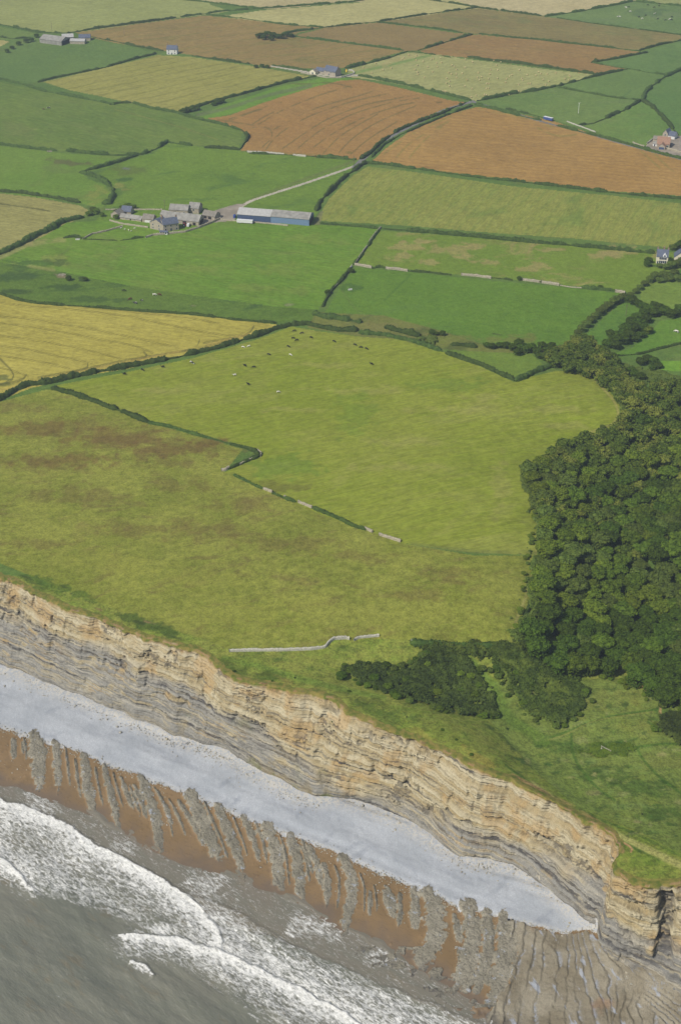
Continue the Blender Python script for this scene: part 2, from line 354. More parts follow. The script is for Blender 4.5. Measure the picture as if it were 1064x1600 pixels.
P('grass_field', 'green field above the tan left edge crop', [(-260,200),(0,228),(105,240),(190,244),(170,262),(128,270),(140,280),(165,290),(178,305),(160,325),(110,315),(0,301),(-260,270)], (88,122,48),(96,126,54), spot=A(104,112,60), amt=.5)
P('grass_field', 'broad green pasture behind the farmyard with the lane across it', [(165,325),(180,295),(155,270),(200,250),(240,240),(262,224),(372,235),(440,242),(562,250),(552,266),(512,300),(495,335),(490,348),(365,340),(150,345)], (84,116,44),(94,124,50), spot=A(80,108,46), amt=.7)
P('stubble_field', 'tan ripe crop field on the left edge beside the farm', [(-260,270),(0,302),(60,309),(125,321),(142,330),(100,354),(50,378),(0,400),(-260,500)], (142,134,78),(150,142,84), stripe=((0,320),(120,340),11,.25,A(132,128,70)))
P('pale_field', 'wide yellow green hay field below the ginger crop', [(575,260),(650,269),(800,291),(960,306),(1300,345),(1300,410),(1064,389),(1000,383),(900,373),(760,363),(640,353),(500,345),(498,338),(515,310),(550,275)], (122,132,60),(130,136,66), spot=A(104,126,54), amt=.6, stripe=((780,360),(830,300),10,.4,A(112,128,56)))
P('grass_field', 'big bright green meadow in front of the farmhouse', [(-260,500),(0,403),(50,380),(105,348),(150,345),(350,336),(365,345),(490,350),(592,357),(560,402),(520,450),(497,484),(430,479),(300,461),(200,446),(80,421),(0,412),(-260,400)], (84,122,42),(94,126,48), spot=A(116,128,60), amt=.55, stripe=((200,420),(500,470),8,.2,A(108,128,54)))
P('grass_strip', 'dark rushy grass strip above the yellow barley', [(-260,400),(0,410),(80,421),(200,446),(300,461),(430,479),(497,484),(495,500),(430,504),(300,490),(150,480),(30,471),(0,458),(-260,445)], (74,104,42),(84,112,48), spot=A(68,92,42), amt=.8)
P('grass_field', 'green meadow with straw coloured patches on the right', [(592,360),(700,368),(850,378),(980,388),(1064,396),(1100,410),(1035,428),(1005,440),(985,458),(960,454),(870,444),(760,434),(640,421),(556,414)], (92,120,46),(98,124,50), spot=A(146,136,80), amt=.95, scale=1.3)
P('grass_field', 'plain green meadow below the broken stone wall', [(555,418),(640,425),(760,438),(870,448),(970,458),(940,490),(905,515),(885,536),(860,541),(760,538),(690,517),(600,493),(508,488),(530,452)], (78,114,42),(86,120,46), spot=A(94,122,52), amt=.5)
P('barley_field', 'yellow barley field with paired dark tramlines', [(-260,440),(0,457),(25,467),(60,475),(200,484),(350,497),(437,508),(415,520),(330,546),(200,576),(110,591),(50,606),(0,626),(-260,720)], (164,150,68),(172,158,76), spot=A(152,144,58), amt=.4, stripe=((60,500),(300,530),5,.25,A(150,138,58)))
P('rough_pasture', 'rough olive ground between meadow and large pasture', [(495,488),(600,493),(690,517),(760,540),(850,543),(850,552),(760,550),(700,546),(600,532),(480,512)], (92,108,50),(110,116,60), spot=A(74,86,44), amt=.8)
P('large_pasture', 'large yellow green pasture grazed by black cattle', [(100,600),(200,581),(300,560),(400,531),(455,510),(490,516),(560,526),(620,530),(680,545),(740,568),(803,597),(830,588),(870,579),(915,583),(950,610),(975,635),(970,662),(920,680),(860,707),(820,735),(835,775),(844,800),(840,868),(730,862),(625,848),(500,803),(350,738),(405,712),(385,697),(250,662),(180,637),(85,603)], (108,128,42),(126,136,52), spot=A(144,144,72), amt=.5, stripe=((500,700),(750,650),6,.3,A(132,140,58)))
P('grass_field', 'small triangular green paddock above the pasture', [(690,547),(760,550),(830,553),(848,570),(803,594),(750,570)], (88,118,48),(96,122,52), spot=A(80,104,46))
P('rough_pasture', 'rough brown and green heath pasture above the cliff', [(-260,720),(0,628),(75,608),(90,610),(180,640),(250,665),(380,702),(350,738),(500,803),(625,848),(740,868),(840,868),(832,920),(806,985),(790,1003),(720,1004),(600,998),(520,1000),(500,1012),(360,1016),(325,1000),(240,975),(150,940),(50,900),(0,880),(-260,790)], (110,120,46),(130,136,60), spot=A(110,92,56), amt=.45, scale=2.6, fine=.34)
P('grass_field', 'narrow green field between two hedgerows of trees', [(905,532),(950,490),(975,470),(1010,486),(985,515),(945,547)], (74,112,46),(84,118,50))
P('grass_field', 'green field under the cream house on the right edge', [(1000,452),(1025,440),(1064,436),(1300,440),(1300,520),(1050,492),(1000,476)], (90,120,52),(98,124,56))
P('grass_field', 'curving green meadow beside the round clump of trees', [(940,556),(985,545),(1015,520),(1030,502),(1064,496),(1300,510),(1300,560),(1064,535),(1010,553),(950,559)], (78,116,44),(88,122,50))
P('grass_field', 'small bright green plot on the right edge', [(1033,564),(1300,560),(1300,585),(1033,579)], (88,130,46),(96,136,52))
for n_, (nm, lb, mt, poly) in enumerate(FIELDS): 
    m = inpoly(fcx + wob * .25, fcy + wob * .12, poly); FID[m] = n_ + 1

# painted-on growth and wear (tramlines, paths, bare patches): ground colour, stored per vertex
MK = np.zeros((ny, nx, 4)); 
jx = (fbm(XX / 5, YY / 5, 61, 2) - .5)
def _blend(sl, a, col):
    c = np.array(A(*col)); b = MK[sl]; na = a + b[..., 3] * (1 - a)
    b[..., :3] = np.where(na[..., None] > 1e-4, (c * a[..., None] + b[..., :3] * (b[..., 3] * (1 - a))[..., None]) / np.maximum(na, 1e-4)[..., None], b[..., :3]); b[..., 3] = na
def _win(x0, x1, y0, y1):
    m = (PX > x0) & (PX < x1) & (PY > y0) & (PY < y1); r = np.where(m.any(1))[0]; c = np.where(m.any(0))[0]
    return (slice(r[0], r[-1] + 1), slice(c[0], c[-1] + 1)) if len(r) and len(c) else None
def mline(pts, w_, col, a=0.8, broken=0.0, soft=1.0):
    P_ = rs(pts, 12, 3) if len(pts) > 2 else np.array(pts, float)
    xs = P_[:, 0]; ys = P_[:, 1]; s_ = _win(xs.min() - 9, xs.max() + 9, ys.min() - 9, ys.max() + 9)
    if s_ is None: return
    d, _, _ = pdist(PX[s_], PY[s_], [tuple(p) for p in P_])
    al = a * (1 - sstep(w_ * .35, w_ * .5 + soft, d))
    if broken: al = al * sstep(broken - .12, broken + .12, fbm(XX[s_] / 11, YY[s_] / 11, 15, 2))
    _blend(s_, al, col)
def mblob(cx, cy, rx, ry, col, a=0.7, edge=.5, rot=0.0, sc=.55):
    s_ = _win(cx - rx * 1.6, cx + rx * 1.6, cy - max(rx * abs(math.sin(rot)), ry) * 1.6, cy + max(rx * abs(math.sin(rot)), ry) * 1.6)
    if s_ is None: return
    u = PX[s_] - cx; v = PY[s_] - cy; u, v = u * math.cos(rot) + v * math.sin(rot), -u * math.sin(rot) + v * math.cos(rot)
    r = np.hypot(u / rx, v / ry) + (fbm(XX[s_] / 12 / sc, YY[s_] / 12 / sc, int(cx + cy), 5, .62) - .5) * 2.4
    _blend(s_, a * (1 - sstep(1 - edge, 1.0, r)), col)
def mpoly(poly, col, a=1.0, nz=0.0):
    xs = [p[0] for p in poly]; ys = [p[1] for p in poly]; s_ = _win(min(xs) - 3, max(xs) + 3, min(ys) - 3, max(ys) + 3)
    if s_ is None: return
    m = inpoly(PX[s_], PY[s_], poly).astype(float) * a
    if nz: m = m * sstep(.5 - nz, .5, fbm(XX[s_] / 8, YY[s_] / 8, 44, 3))
    _blend(s_, m, col)
# curved tramlines of the russet field
for l in [[(430,128),(470,132),(520,128),(550,137)],[(352,190),(372,185),(396,173),(412,170)],[(358,186),(385,178),(410,168),(440,160)],[(395,194),(410,183),(428,175)],
          [(395,200),(440,172),(500,148),(548,134)],[(428,202),(460,184),(500,166),(560,150),(590,140)],[(415,235),(428,215),(450,199),(490,178),(550,158),(608,146)],
          [(442,232),(470,212),(510,186),(570,163),(640,150)],[(466,231),(500,203),(550,178),(610,160),(655,153)],[(490,230),(520,208),(575,180),(640,160),(690,160)],
          [(530,238),(550,215),(590,190),(650,165)],[(548,241),(575,217),(620,190)],[(410,230),(430,212),(428,200),(395,196),(375,192),(340,187)],[(505,240),(530,212),(590,178)]]:
    mline(l, 1.2, (104,98,52), .7, .36, .7)
mline([(376,236),(400,236),(450,240),(520,243)], 1.6, (120,116,58), .5, .3)
# barley tramlines, paired
for l in [[(-20,468),(40,478),(120,484),(200,494),(300,515),(350,524),(375,525),(397,510)],[(60,474),(200,486),(300,497),(345,506)],[(-20,491),(60,500),(150,515),(280,543)],
          [(-20,502),(60,512),(160,530),(215,541),(240,552)],[(-20,522),(60,532),(135,546),(190,561)],[(-20,538),(40,545),(100,558),(145,568)],[(-20,553),(60,564),(110,576)],[(-20,572),(20,578),(45,588)]]:
    for dy in (-.8, .9): mline([(x, y + dy) for x, y in l], .6, (118,110,48), .55, .2, .6)
for l in [[(397,510),(400,517),(385,525),(350,530),(318,536)],[(312,532),(320,537),(312,543),(285,549)],[(225,550),(238,556),(232,559),(205,563)],[(138,568),(146,571),(140,576),(110,581),(60,590)],
          [(42,586),(48,590),(40,594),(0,600)],[(110,582),(200,562),(290,548),(360,532)],[(0,560),(30,590),(10,598)]]:
    for dy in (-1, 1): mline([(x, y + dy) for x, y in l], .8, (92,90,44), .75, .15, .7)
mblob(6,590,16,5,(84,96,52),.7); mblob(2,601,20,3,(70,80,40),.7)
# pale headland margins
mline([(0,610),(120,582),(300,545),(430,512)], 2.5, (178,150,84), .3, .3, 2)
mline([(-60,425),(0,404),(50,380)], 4, (160,146,96), .5, .3, 2); mline([(50,382),(80,374),(100,375)], 6, (156,146,92), .5, .35, 3)
mline([(20,410),(60,418),(85,422)], 3, (150,142,88), .5, .3, 2); mblob(85,408,26,10,(132,134,66),.5)
for c_ in [(640,384,40,7),(700,390,50,8),(620,402,26,9),(655,378,22,4),(740,385,30,5),(960,392,34,9),(945,398,30,6),(760,410,30,6),(830,418,30,6),(720,402,24,4),(860,390,28,4),(670,410,18,5)]:
    mblob(*c_, (150,138,84), .7)
mline([(905,425),(920,400),(945,396)], 3, (132,132,68), .4, .4, 2)
for c_ in [(480,372,34,8),(500,380,20,5),(300,420,60,6),(390,450,50,7),(470,455,26,8),(150,400,30,5),(330,400,40,5),(440,420,40,12)]: mblob(*c_, (118,132,56), .5)
mline([(180,171),(220,181),(270,195),(330,214),(342,219)], 1.1, (130,132,66), .7, 0, .6)
mblob(40,205,26,10,(116,126,64),.6); mblob(20,200,22,12,(112,124,62),.6)
mblob(110,254,46,4,(96,90,58),.7,rot=.12); mblob(200,265,30,8,(92,100,48),.6); mblob(196,281,14,5,(58,88,44),.7); mblob(190,292,14,6,(138,134,70),.6); mblob(150,303,22,14,(132,134,62),.6,rot=-.8)
mblob(197,263,10,2.5,(110,112,112),.7)
mline([(0,318),(50,325),(78,330)], 1.3, (90,92,50), .8, .1, .6)
mline([(310,180),(360,168),(420,148),(485,134)], 4.5, (102,104,76), .6, .2, 1.5)
mline([(545,116),(580,108),(650,92),(672,86)], 3.2, (108,136,66), .7, 0, 1.5); mline([(600,102),(620,90),(650,84)], 7, (166,150,98), .45, .3, 2)
for l in [[(840,200),(870,215),(900,210)],[(600,240),(650,205),(720,175)],[(620,245),(640,222),(700,190)],[(1000,235),(1010,245),(1030,262)],[(1020,238),(1030,250),(1052,268)],[(640,246),(660,220),(690,198)]]:
    mline(l, 2.0, (128,122,58), .55, .4, 1)
mline([(750,168),(800,178),(860,196)], 5, (136,128,62), .4, .4, 3)
mline([(985,141),(975,150),(968,155)], 1.4, (70,100,52), .5)
mblob(1010,20,40,7,(74,96,62),.5); mblob(545,238,6,2,(70,96,40),.4)
mblob(55,410,50,7,(58,82,40),.6); mblob(30,432,56,8,(62,84,42),.7); mblob(100,448,30,5,(56,78,38),.7); mblob(150,468,50,5,(60,82,40),.6); mblob(30,455,30,5,(54,72,38),.7)
mblob(98,430,10,5,(134,120,94),.8); mblob(130,436,6,4,(52,66,34),.8); mblob(78,236,5,2,(112,116,96),.7)
mline([(92,400),(120,382),(112,372)], 3, (104,120,58), .5); mblob(302,478,8,2,(142,136,104),.6); mblob(452,476,8,2,(142,138,104),.6)
mblob(550,450,20,8,(66,92,42),.6); mline([(600,470),(640,430)], 2, (66,98,40), .4); mline([(535,455),(560,490),(590,500)], 3, (104,116,58), .3)
mline([(770,521),(800,527),(850,534)], 1.2, (70,74,40), .7, .3); mblob(790,530,70,8,(116,116,58),.6); mblob(590,510,60,8,(122,118,66),.6); mblob(650,524,50,6,(118,116,66),.5)
# large pasture streaks
for c_ in [(560,610,90,8),(700,640,80,8),(640,690,80,10),(620,730,90,8),(870,640,60,9),(880,665,50,6),(500,570,60,5),(760,620,60,6),(240,610,50,6),(460,640,60,6),(780,760,18,60)]: mblob(*c_, (150,146,78), .42, .8)
mblob(700,600,60,14,(94,124,40),.4); mblob(560,650,40,40,(98,126,40),.35); mblob(450,730,60,24,(92,124,40),.45)
mline([(820,735),(832,775),(840,800),(838,860),(826,920),(800,985)], 3, (150,144,84), .6, .2, 2); mline([(930,595),(965,632),(966,660),(920,676)], 2.5, (154,148,84), .7, .1, 1.5)
mline([(625,848),(740,862),(838,864)], 5, (112,118,58), .6, .3, 2); mblob(812,865,6,2.5,(66,66,50),.8)
# heath pasture browns
for c_ in [(60,670,90,16),(180,680,110,20),(270,700,90,18),(100,720,90,14),(330,690,40,10)]: mblob(*c_, (108,80,48), .55, .8)
for c_ in [(100,665,100,18),(200,690,110,22),(60,720,90,16),(250,720,90,20),(330,700,60,14),(50,640,50,8),(280,760,80,16),(120,770,90,16),(320,830,90,22),(450,850,80,18),(200,830,60,14),(560,870,70,12),(700,900,60,14),(380,790,60,16),(60,850,60,10),(640,930,80,10)]:
    mblob(*c_, (104,86,50), .42, .8)
for c_ in [(60,790,70,12),(300,900,110,26),(160,880,90,22),(470,940,90,26),(620,960,110,20),(700,950,80,20),(380,960,80,20)]: mblob(*c_, (138,140,58), .5, .8)
mblob(440,760,60,10,(96,90,44),.5); mblob(100,920,60,10,(76,98,34),.7,rot=.35); mblob(230,975,70,9,(70,88,34),.8,rot=.35); mblob(50,905,50,6,(74,96,36),.7,rot=.35)
for c_ in [(45,903,10,2.5),(95,915,10,2.5),(270,995,14,3),(215,972,10,3)]: mblob(*c_, (56,66,34), .7, rot=.3)
mblob(232,972,16,3.5,(138,112,80),.7,rot=.3); mblob(155,952,8,2,(140,114,78),.6,rot=.3)
# ridge and headland: worn paths, turf tones, darker blobs down the bank
mline([(350,1028),(420,1045),(480,1064),(540,1078),(600,1090)], 6, (104,128,48), .6, 0, 3)
mblob(470,1062,40,6,(112,130,52),.5,rot=.2); mblob(420,1058,50,10,(66,84,30),.7,rot=.1); mblob(360,1045,30,10,(74,88,34),.7,rot=.3); mblob(585,1096,40,9,(72,82,32),.6,rot=.25); mblob(440,1074,50,5,(92,76,40),.5,rot=.1)
mblob(700,1150,70,14,(106,116,46),.6,rot=.45); mblob(600,1120,50,10,(70,90,32),.6,rot=.4); mblob(750,1185,40,9,(140,126,58),.6,rot=.45); mblob(660,1150,40,8,(128,120,54),.6,rot=.4)
for _c in [(770,1140,26,7),(800,1165,26,7),(830,1190,26,7),(858,1215,24,7),(885,1238,22,6)]: mblob(*_c, (56,72,32), .8, .7, rot=.7, sc=.4)
mblob(868,1228,14,2.5,(112,98,76),.6,rot=.75)
mline([(830,1226),(880,1264),(930,1290),(990,1318),(1064,1352),(1110,1375)], 7, (160,156,90), .9, 0, 5)
mline([(850,1250),(900,1276),(960,1308),(1030,1345)], 2, (70,98,36), .6, 0, 2)
mline([(900,1262),(950,1285),(1000,1306),(1064,1338)], 2.5, (72,100,38), .5, 0, 2)
mline([(790,1196),(850,1240),(910,1280),(960,1312),(1000,1330)], 2.5, (60,90,30), .6, 0, 2)
mline([(800,1212),(850,1238),(900,1264),(945,1292),(966,1312),(972,1330)], 4.5, (160,128,84), .75, .25, 3)
mline([(972,1316),(986,1323),(995,1330),(985,1331)], 2.2, (184,140,100), .8, 0, 1); mblob(1000,1345,34,12,(92,112,38),.5)
mline([(962,1356),(1000,1376),(1064,1374)], 3, (132,116,62), .6, .2, 2)
# the grassy valley floor
mpoly([(770,1065),(960,1060),(1064,1105),(1300,1180),(1300,1340),(1064,1335),(1000,1300),(900,1260),(830,1200),(760,1120),(700,1020),(730,1020)], (110,126,58), .7, .5)
for c_ in [(960,1085,60,16),(930,1105,50,10),(1020,1140,50,14),(1030,1190,50,16),(900,1120,30,10)]: mblob(*c_, (120,124,58), .6, .7)
for c_ in [(890,1170,50,16),(960,1160,36,9),(1000,1230,60,16),(930,1215,50,14),(1030,1110,20,10),(860,1160,30,8),(1030,1270,40,12)]: mblob(*c_, (64,92,32), .6, .7)
for c_ in [(920,1190,26,6),(860,1155,16,5),(985,1260,40,6),(905,1130,30,5),(950,1205,30,8),(1000,1200,14,6),(840,1140,14,5)]: mblob(*c_, (116,136,70), .5, .8, sc=.3)
mblob(965,1165,28,12,(60,86,32),.7)
_r = random.Random(3)
for _ in range(190):
    _x = _r.uniform(800, 1075); _y = _r.uniform(1075, 1320)
    if _y > 1180 and _x < 800 + (_y - 1180) * 1.5: continue
    mblob(_x, _y, _r.uniform(3, 15), _r.uniform(1.5, 6), _r.choice([(60,86,34),(136,142,80),(114,134,64),(72,98,40),(148,142,88),(52,74,30),(128,138,70)]), _r.uniform(.4, .75), .8, sc=.3)
for _ in range(60):
    _x = _r.uniform(380, 960); _y = 1065 + max(0, (_x - 440)) * .44 + _r.uniform(-6, 14)
    mblob(_x, _y, _r.uniform(6, 20), _r.uniform(2.5, 6), _r.choice([(74,92,34),(128,124,56),(98,112,42),(66,82,30),(134,118,62)]), _r.uniform(.35, .6), .8, rot=.4, sc=.3)
for l in [[(860,1152),(890,1142),(920,1128),(970,1116),(1020,1110),(1035,1106)],[(892,1145),(892,1175),(905,1200),(935,1235),(960,1250)],[(950,1175),(990,1168),(1030,1162),(1064,1162)],[(995,1170),(1005,1190),(1030,1215),(1064,1240)],[(1064,1150),(1030,1140),(1012,1128)]]:
    mline(l, 3, (74,104,36), .7, 0, 1.5)
mline([(850,1158),(880,1150),(925,1126),(975,1118),(1020,1112)], 1.6, (136,134,68), .6, 0, 1)
mline([(1032,1100),(1025,1115),(1034,1124)], 3, (168,138,92), .8, 0, 1.5); mline([(996,1060),(1001,1072),(1020,1086),(1034,1095)], 3.4, (170,118,82), .8, .15, 1.5)
mline([(735,1035),(760,1060),(780,1090),(790,1120),(820,1140),(850,1156)], 12, (92,116,42), .7, 0, 8)
mblob(1003,1272,1.6,1.6,(30,34,26),.9)
# bits of bare yard, lane and verge colour
mline([(553,252),(520,264),(470,282),(410,305),(380,318),(372,328)], 3.4, (104,112,60), .6, 0, 2)
mpoly([(500,330),(506,330),(500,352),(488,352)], (120,116,84), .6)

# roads and yards as their own pieces of the sheet
def strip_id(pts, w_, name, label, mat):
    FIELDS.append((name, label, mat, None)); i = len(FIELDS)
    P_ = rs(pts, 8, 5); xs = P_[:, 0]; ys = P_[:, 1]
    X_, Y_, _z = ground(P_[:, 0], P_[:, 1]); cen = [tuple(q) for q in np.stack([X_, Y_], 1)]
    s_ = _win(xs.min() - 9, xs.max() + 9, ys.min() - 9, ys.max() + 9); s2 = (slice(s_[0].start, min(s_[0].stop, ny - 1)), slice(s_[1].start, min(s_[1].stop, nx - 1)))
    d, _, _ = pdist(XX[s2], YY[s2], cen); FID[s2][d < w_ / 2] = i
def area_id(poly, name, label, mat):
    FIELDS.append((name, label, mat, None)); FID[inpoly(fcx, fcy, poly)] = len(FIELDS)
m_track = plain('track', A(180,172,152), .95, .12, .25, .05); m_yard = plain('yard', A(150,140,124), .95, .2, .12, .05); m_road = plain('asphalt', A(120,118,112), .9, .12, .3)
strip_id([(372,326),(374,322),(384,317),(410,308),(470,289),(520,272),(548,262),(556,259)], 3.6, 'farm_track', 'pale stone farm track crossing the pasture', m_track)
strip_id([(553,262),(563,252),(590,227),(620,207),(645,196),(680,178),(715,165),(738,159)], 5.0, 'lane', 'grey lane curving between the two russet fields', m_road)
strip_id([(738,160),(790,174),(850,192),(910,207),(960,222),(1000,233),(1110,262)], 3.6, 'lane', 'lane running right towards the red roofed farm', m_road)
strip_id([(425,104),(460,110),(490,115),(520,121),(548,119),(560,118)], 5.0, 'lane', 'pale lane in front of the slate roofed cottage', m_track)
area_id([(345,326),(372,318),(384,318),(372,330),(366,345),(340,347),(318,350),(290,352),(282,346),(300,340)], 'farmyard', 'bare farmyard between the stone barns and the blue shed', m_yard)
area_id([(1008,228),(1022,212),(1070,212),(1120,240),(1120,262),(1030,240)], 'farmyard', 'pale yard of the red roofed farm', m_yard)

CUT = ~inpoly((XX[:-1, :-1] + XX[1:, 1:]) / 2, (YY[:-1, :-1] + YY[1:, 1:]) / 2, [(x - n0 * 1.0, y - n1 * 1.0) for (x, y), (n0, n1) in zip([tuple(p) for p in TOP[::3]], [tuple(q) for q in NRM[::3]])] + seaward[len(TOP[::3]):])
LV = np.stack([XX, YY, ZZ], -1).reshape(-1, 3); MKf = MK.reshape(-1, 4)
def emit(name, label, mat, mask):
    fq = FG[mask]
    if not len(fq): return None
    u, inv = np.unique(fq.ravel(), return_inverse=True)
    me = npmesh(name, LV[u], inv.reshape(-1, 4), mat, True, None, {'mk': MKf[u]})
    return tag(link(name, me), label, kind='structure')
sea_m = fcy > 900
emit('ground', 'green verges, banks and pasture round the fields', base_mat, (FID == 0) & CUT & ~sea_m)
emit('clifftop_grass', 'grassy cliff edge, ridge and valley floor', clifftop_mat, (FID == 0) & CUT & sea_m)
for i, (nm, lb, mt, _p) in enumerate(FIELDS): emit(nm, lb, mt, (FID == i + 1) & CUT)
# ---------------------------------------------------------------- cliff: bedded limestone face between the two curves
NV = 200
tq = np.linspace(0, 1, NV)
NRs = NRM
U = su[:, None]; V_ = tq[None]
zt = land_z(TOP[:, 0] - NRs[:, 0] * .8, TOP[:, 1] - NRs[:, 1] * .8)
foot = -36.8
z = zt[:, None] * (1 - V_) + foot * V_
right = sstep(560, 900, PXU)[:, None]; head = sstep(950, 985, PXU)[:, None]
g = V_ ** (0.8 + .1 * right)
g = g * (1 - .25 * right * np.sin(np.pi * np.clip(V_, 0, 1)) )
px_ = TOP[:, 0:1] * (1 - g) + BOT[:, 0:1] * g; py_ = TOP[:, 1:2] * (1 - g) + BOT[:, 1:2] * g
dipc = np.cumsum(np.interp(PXU, [0, 500, 800, 960], [.03, .05, .10, .06]) * np.r_[0, np.diff(su)])[:, None]
lay = z + dipc + (fbm(U / 60, 0 * U, 5, 2) - .5) * 3.5 + (fbm(U / 18, z / 14, 6, 3) - .5) * .9 - head * 3
def bands(l, th, s, pw=1.0):
    q = l / th; i = np.floor(q); f = q - i
    return (_h(i.astype(np.int64), np.full(i.shape, 7, np.int64), s), f, i)
b1, f1, i1 = bands(lay + (vn(U / 30, 0 * U, 8) - .5), 3.1, 1); b2, f2, i2 = bands(lay, 1.15, 2); b3, f3, i3 = bands(lay, 0.46, 3)
# blocks broken off along joints, a different cut in each bed
def joints(wd, ii, s):
    q = U / wd + _h(ii.astype(np.int64), np.full(ii.shape, 3, np.int64), s) * 10 + (fbm(U / wd * .7, ii * 1.3, s + 5, 2) - .5) * 2
    return _h(np.floor(q).astype(np.int64), ii.astype(np.int64), s + 1)
jb1 = joints(5.0, i1, 11); jb2 = joints(2.4, i2, 12)
but = (fbm(U / 26, z / 40, 14, 3) - .5) * 4.0 + (fbm(U / 7, z / 6, 15, 4) - .5) * 2.4
gul = -1.3 * sstep(.62, .8, fbm(U / 6, z / 9 + 3, 18, 3)) * (V_ < .6)
talus = sstep(.55, .75, fbm(U / 26, z / 18 + 9, 19, 3)) * sstep(.35, .6, V_) * (1 - right) * sstep(180, 420, PXU)[:, None]
rough = (1 - .65 * talus)
ylim0 = np.interp(PXU, [-150, 0, 250, 340, 430, 520, 620, 760, 880, 950, 985, 1100], [.36, .36, .36, .40, .46, .74, .80, .72, .64, .6, .66, .66])[:, None]
mid = np.minimum(1, sstep(0, .05, V_)) * np.minimum(1, (1 - V_) * 12)
D = but * np.sqrt(np.clip(V_ * 5, 0, 1)) + gul + rough * ((b1 - .5) * (1.3 + 1.2 * right) + (b2 - .5) * (0.8 + .4 * right) + (b3 - .5) * 0.34 + (jb1 - .5) * (.5 + .5 * (V_ < .55) + 1.3 * head) + (jb2 - .5) * .55)
clus = sstep(.56, .66, fbm(U / 10, z / 7, 97, 3)); hole = ((jb2 > .72) | (_h(np.floor(U / 1.3 + i2 * .37).astype(np.int64), i3.astype(np.int64), 98) > .80)) * clus * (V_ < ylim0 + .1)
D = D - hole * 1.2
# slots between thick beds
slot = (f1 < .10) & (b1 > .45) & (vn(U / 12, i1 * 3.1, 33) > .38)
D = D - slot * (1.1 + 1.0 * right)
# the deep dark undercut bands low on the headland and the cleft in it
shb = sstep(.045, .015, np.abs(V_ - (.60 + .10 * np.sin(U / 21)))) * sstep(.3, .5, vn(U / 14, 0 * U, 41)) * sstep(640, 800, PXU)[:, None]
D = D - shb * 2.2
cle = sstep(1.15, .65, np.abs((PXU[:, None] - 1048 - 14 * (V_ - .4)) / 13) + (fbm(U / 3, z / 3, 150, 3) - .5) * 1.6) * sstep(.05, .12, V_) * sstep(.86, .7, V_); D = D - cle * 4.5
ntch = sstep(.935, .96, V_) * sstep(.992, .98, V_) * sstep(.42, .55, vn(U / 20, 0 * U, 43)) * (PXU[:, None] > 380); D = D - ntch * 1.3
CXv = px_ + NRs[:, 0:1] * D * mid; CYv = py_ + NRs[:, 1:2] * D * mid
CZ = z + (fbm(U / 3, V_ * 40, 51, 2) - .5) * .25 * mid + shb * .3
# turf lip: rows running back over the land sheet
lip = [4.0, 2.6, 1.5, .7, .15]; LX = np.stack([TOP[:, 0] - NRs[:, 0] * l for l in lip], 1); LY = np.stack([TOP[:, 1] - NRs[:, 1] * l for l in lip], 1)
LZ = land_z(LX, LY) + np.array([-.05, .05, .07, .06, .0])[None]
V3 = np.concatenate([np.stack([LX, LY, LZ], -1), np.stack([CXv, CYv, CZ], -1)[:, 1:]], 1)
nl = len(lip); nv = V3.shape[1]
# rock colours (bed by bed, with shade painted into the recesses)
vv = np.concatenate([np.zeros((NU, nl)), np.broadcast_to(V_[:, 1:], (NU, NV - 1))], 1)
def padl(a): return np.concatenate([np.repeat(a[:, :1], nl, 1), a[:, 1:]], 1)
ylim = np.interp(PXU, [-150, 0, 250, 340, 430, 520, 620, 760, 880, 950, 985, 1100], [.36, .36, .36, .40, .46, .74, .80, .72, .64, .6, .66, .66])[:, None]
yel = sstep(.10, -.10, V_ - ylim + (fbm(U / 18, lay / 5, 24, 4) - .5) * .38)
yel = np.maximum(yel, .9 * sstep(.62, .72, fbm(U / 9, lay / 2.5, 25, 4)) * sstep(.98, .7, V_))
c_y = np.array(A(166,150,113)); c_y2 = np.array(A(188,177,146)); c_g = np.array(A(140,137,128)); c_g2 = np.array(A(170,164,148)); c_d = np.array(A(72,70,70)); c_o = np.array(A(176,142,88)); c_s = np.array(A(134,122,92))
def mx(a, b, t): return a * (1 - t[..., None]) + b * t[..., None]
tb2 = _h(i2.astype(np.int64), i2.astype(np.int64) * 0 + 5, 66); tb3 = _h(i3.astype(np.int64), i3.astype(np.int64) * 0 + 5, 67)
yel = np.maximum(yel, .62 * (tb3 > .62) * sstep(.42, .6, fbm(U / 14, lay / 2, 160, 4)))
cy = mx(np.broadcast_to(c_y, V_.shape + (3,)) + 0 * U[..., None], c_y2, sstep(.3, .8, tb2 * .5 + fbm(U / 7, lay / 1.5, 26, 3) * .6)); cy = mx(cy, c_o, .45 * sstep(.52, .68, fbm(U / 8, z / 6, 27, 4)))
cg = mx(np.broadcast_to(c_g, V_.shape + (3,)) + 0 * U[..., None], c_g2, sstep(.35, .8, tb3 * .5 + fbm(U / 9, lay / 1.2, 28, 3) * .5))
col = mx(cg, cy, yel)
dk = (tb3 > .80) * .55 * sstep(.38, .5, fbm(U / 12, lay, 29, 3)); dk = np.maximum(dk, .75 * (tb2 > .86) * sstep(.4, .55, fbm(U / 20, lay / 3, 30, 3)))
dk = np.maximum(dk, .55 * hole); dk = np.maximum(dk, .8 * shb); dk = np.maximum(dk, .65 * ntch); dk = np.maximum(dk, .6 * slot); dk = np.maximum(dk, .7 * cle)  # shade painted into holes, undercuts, foot notch, slots and cleft
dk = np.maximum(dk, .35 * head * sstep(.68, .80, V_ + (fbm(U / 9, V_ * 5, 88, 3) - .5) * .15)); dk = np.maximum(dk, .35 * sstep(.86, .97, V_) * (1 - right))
dk = dk * (.45 + .75 * sstep(.35, .6, fbm(U / 2.5, lay * 2.2, 140, 3))); col = mx(col, c_d, dk); col = mx(col, c_s, .75 * talus * sstep(.4, .6, fbm(U / 5, z / 4, 35, 3)))
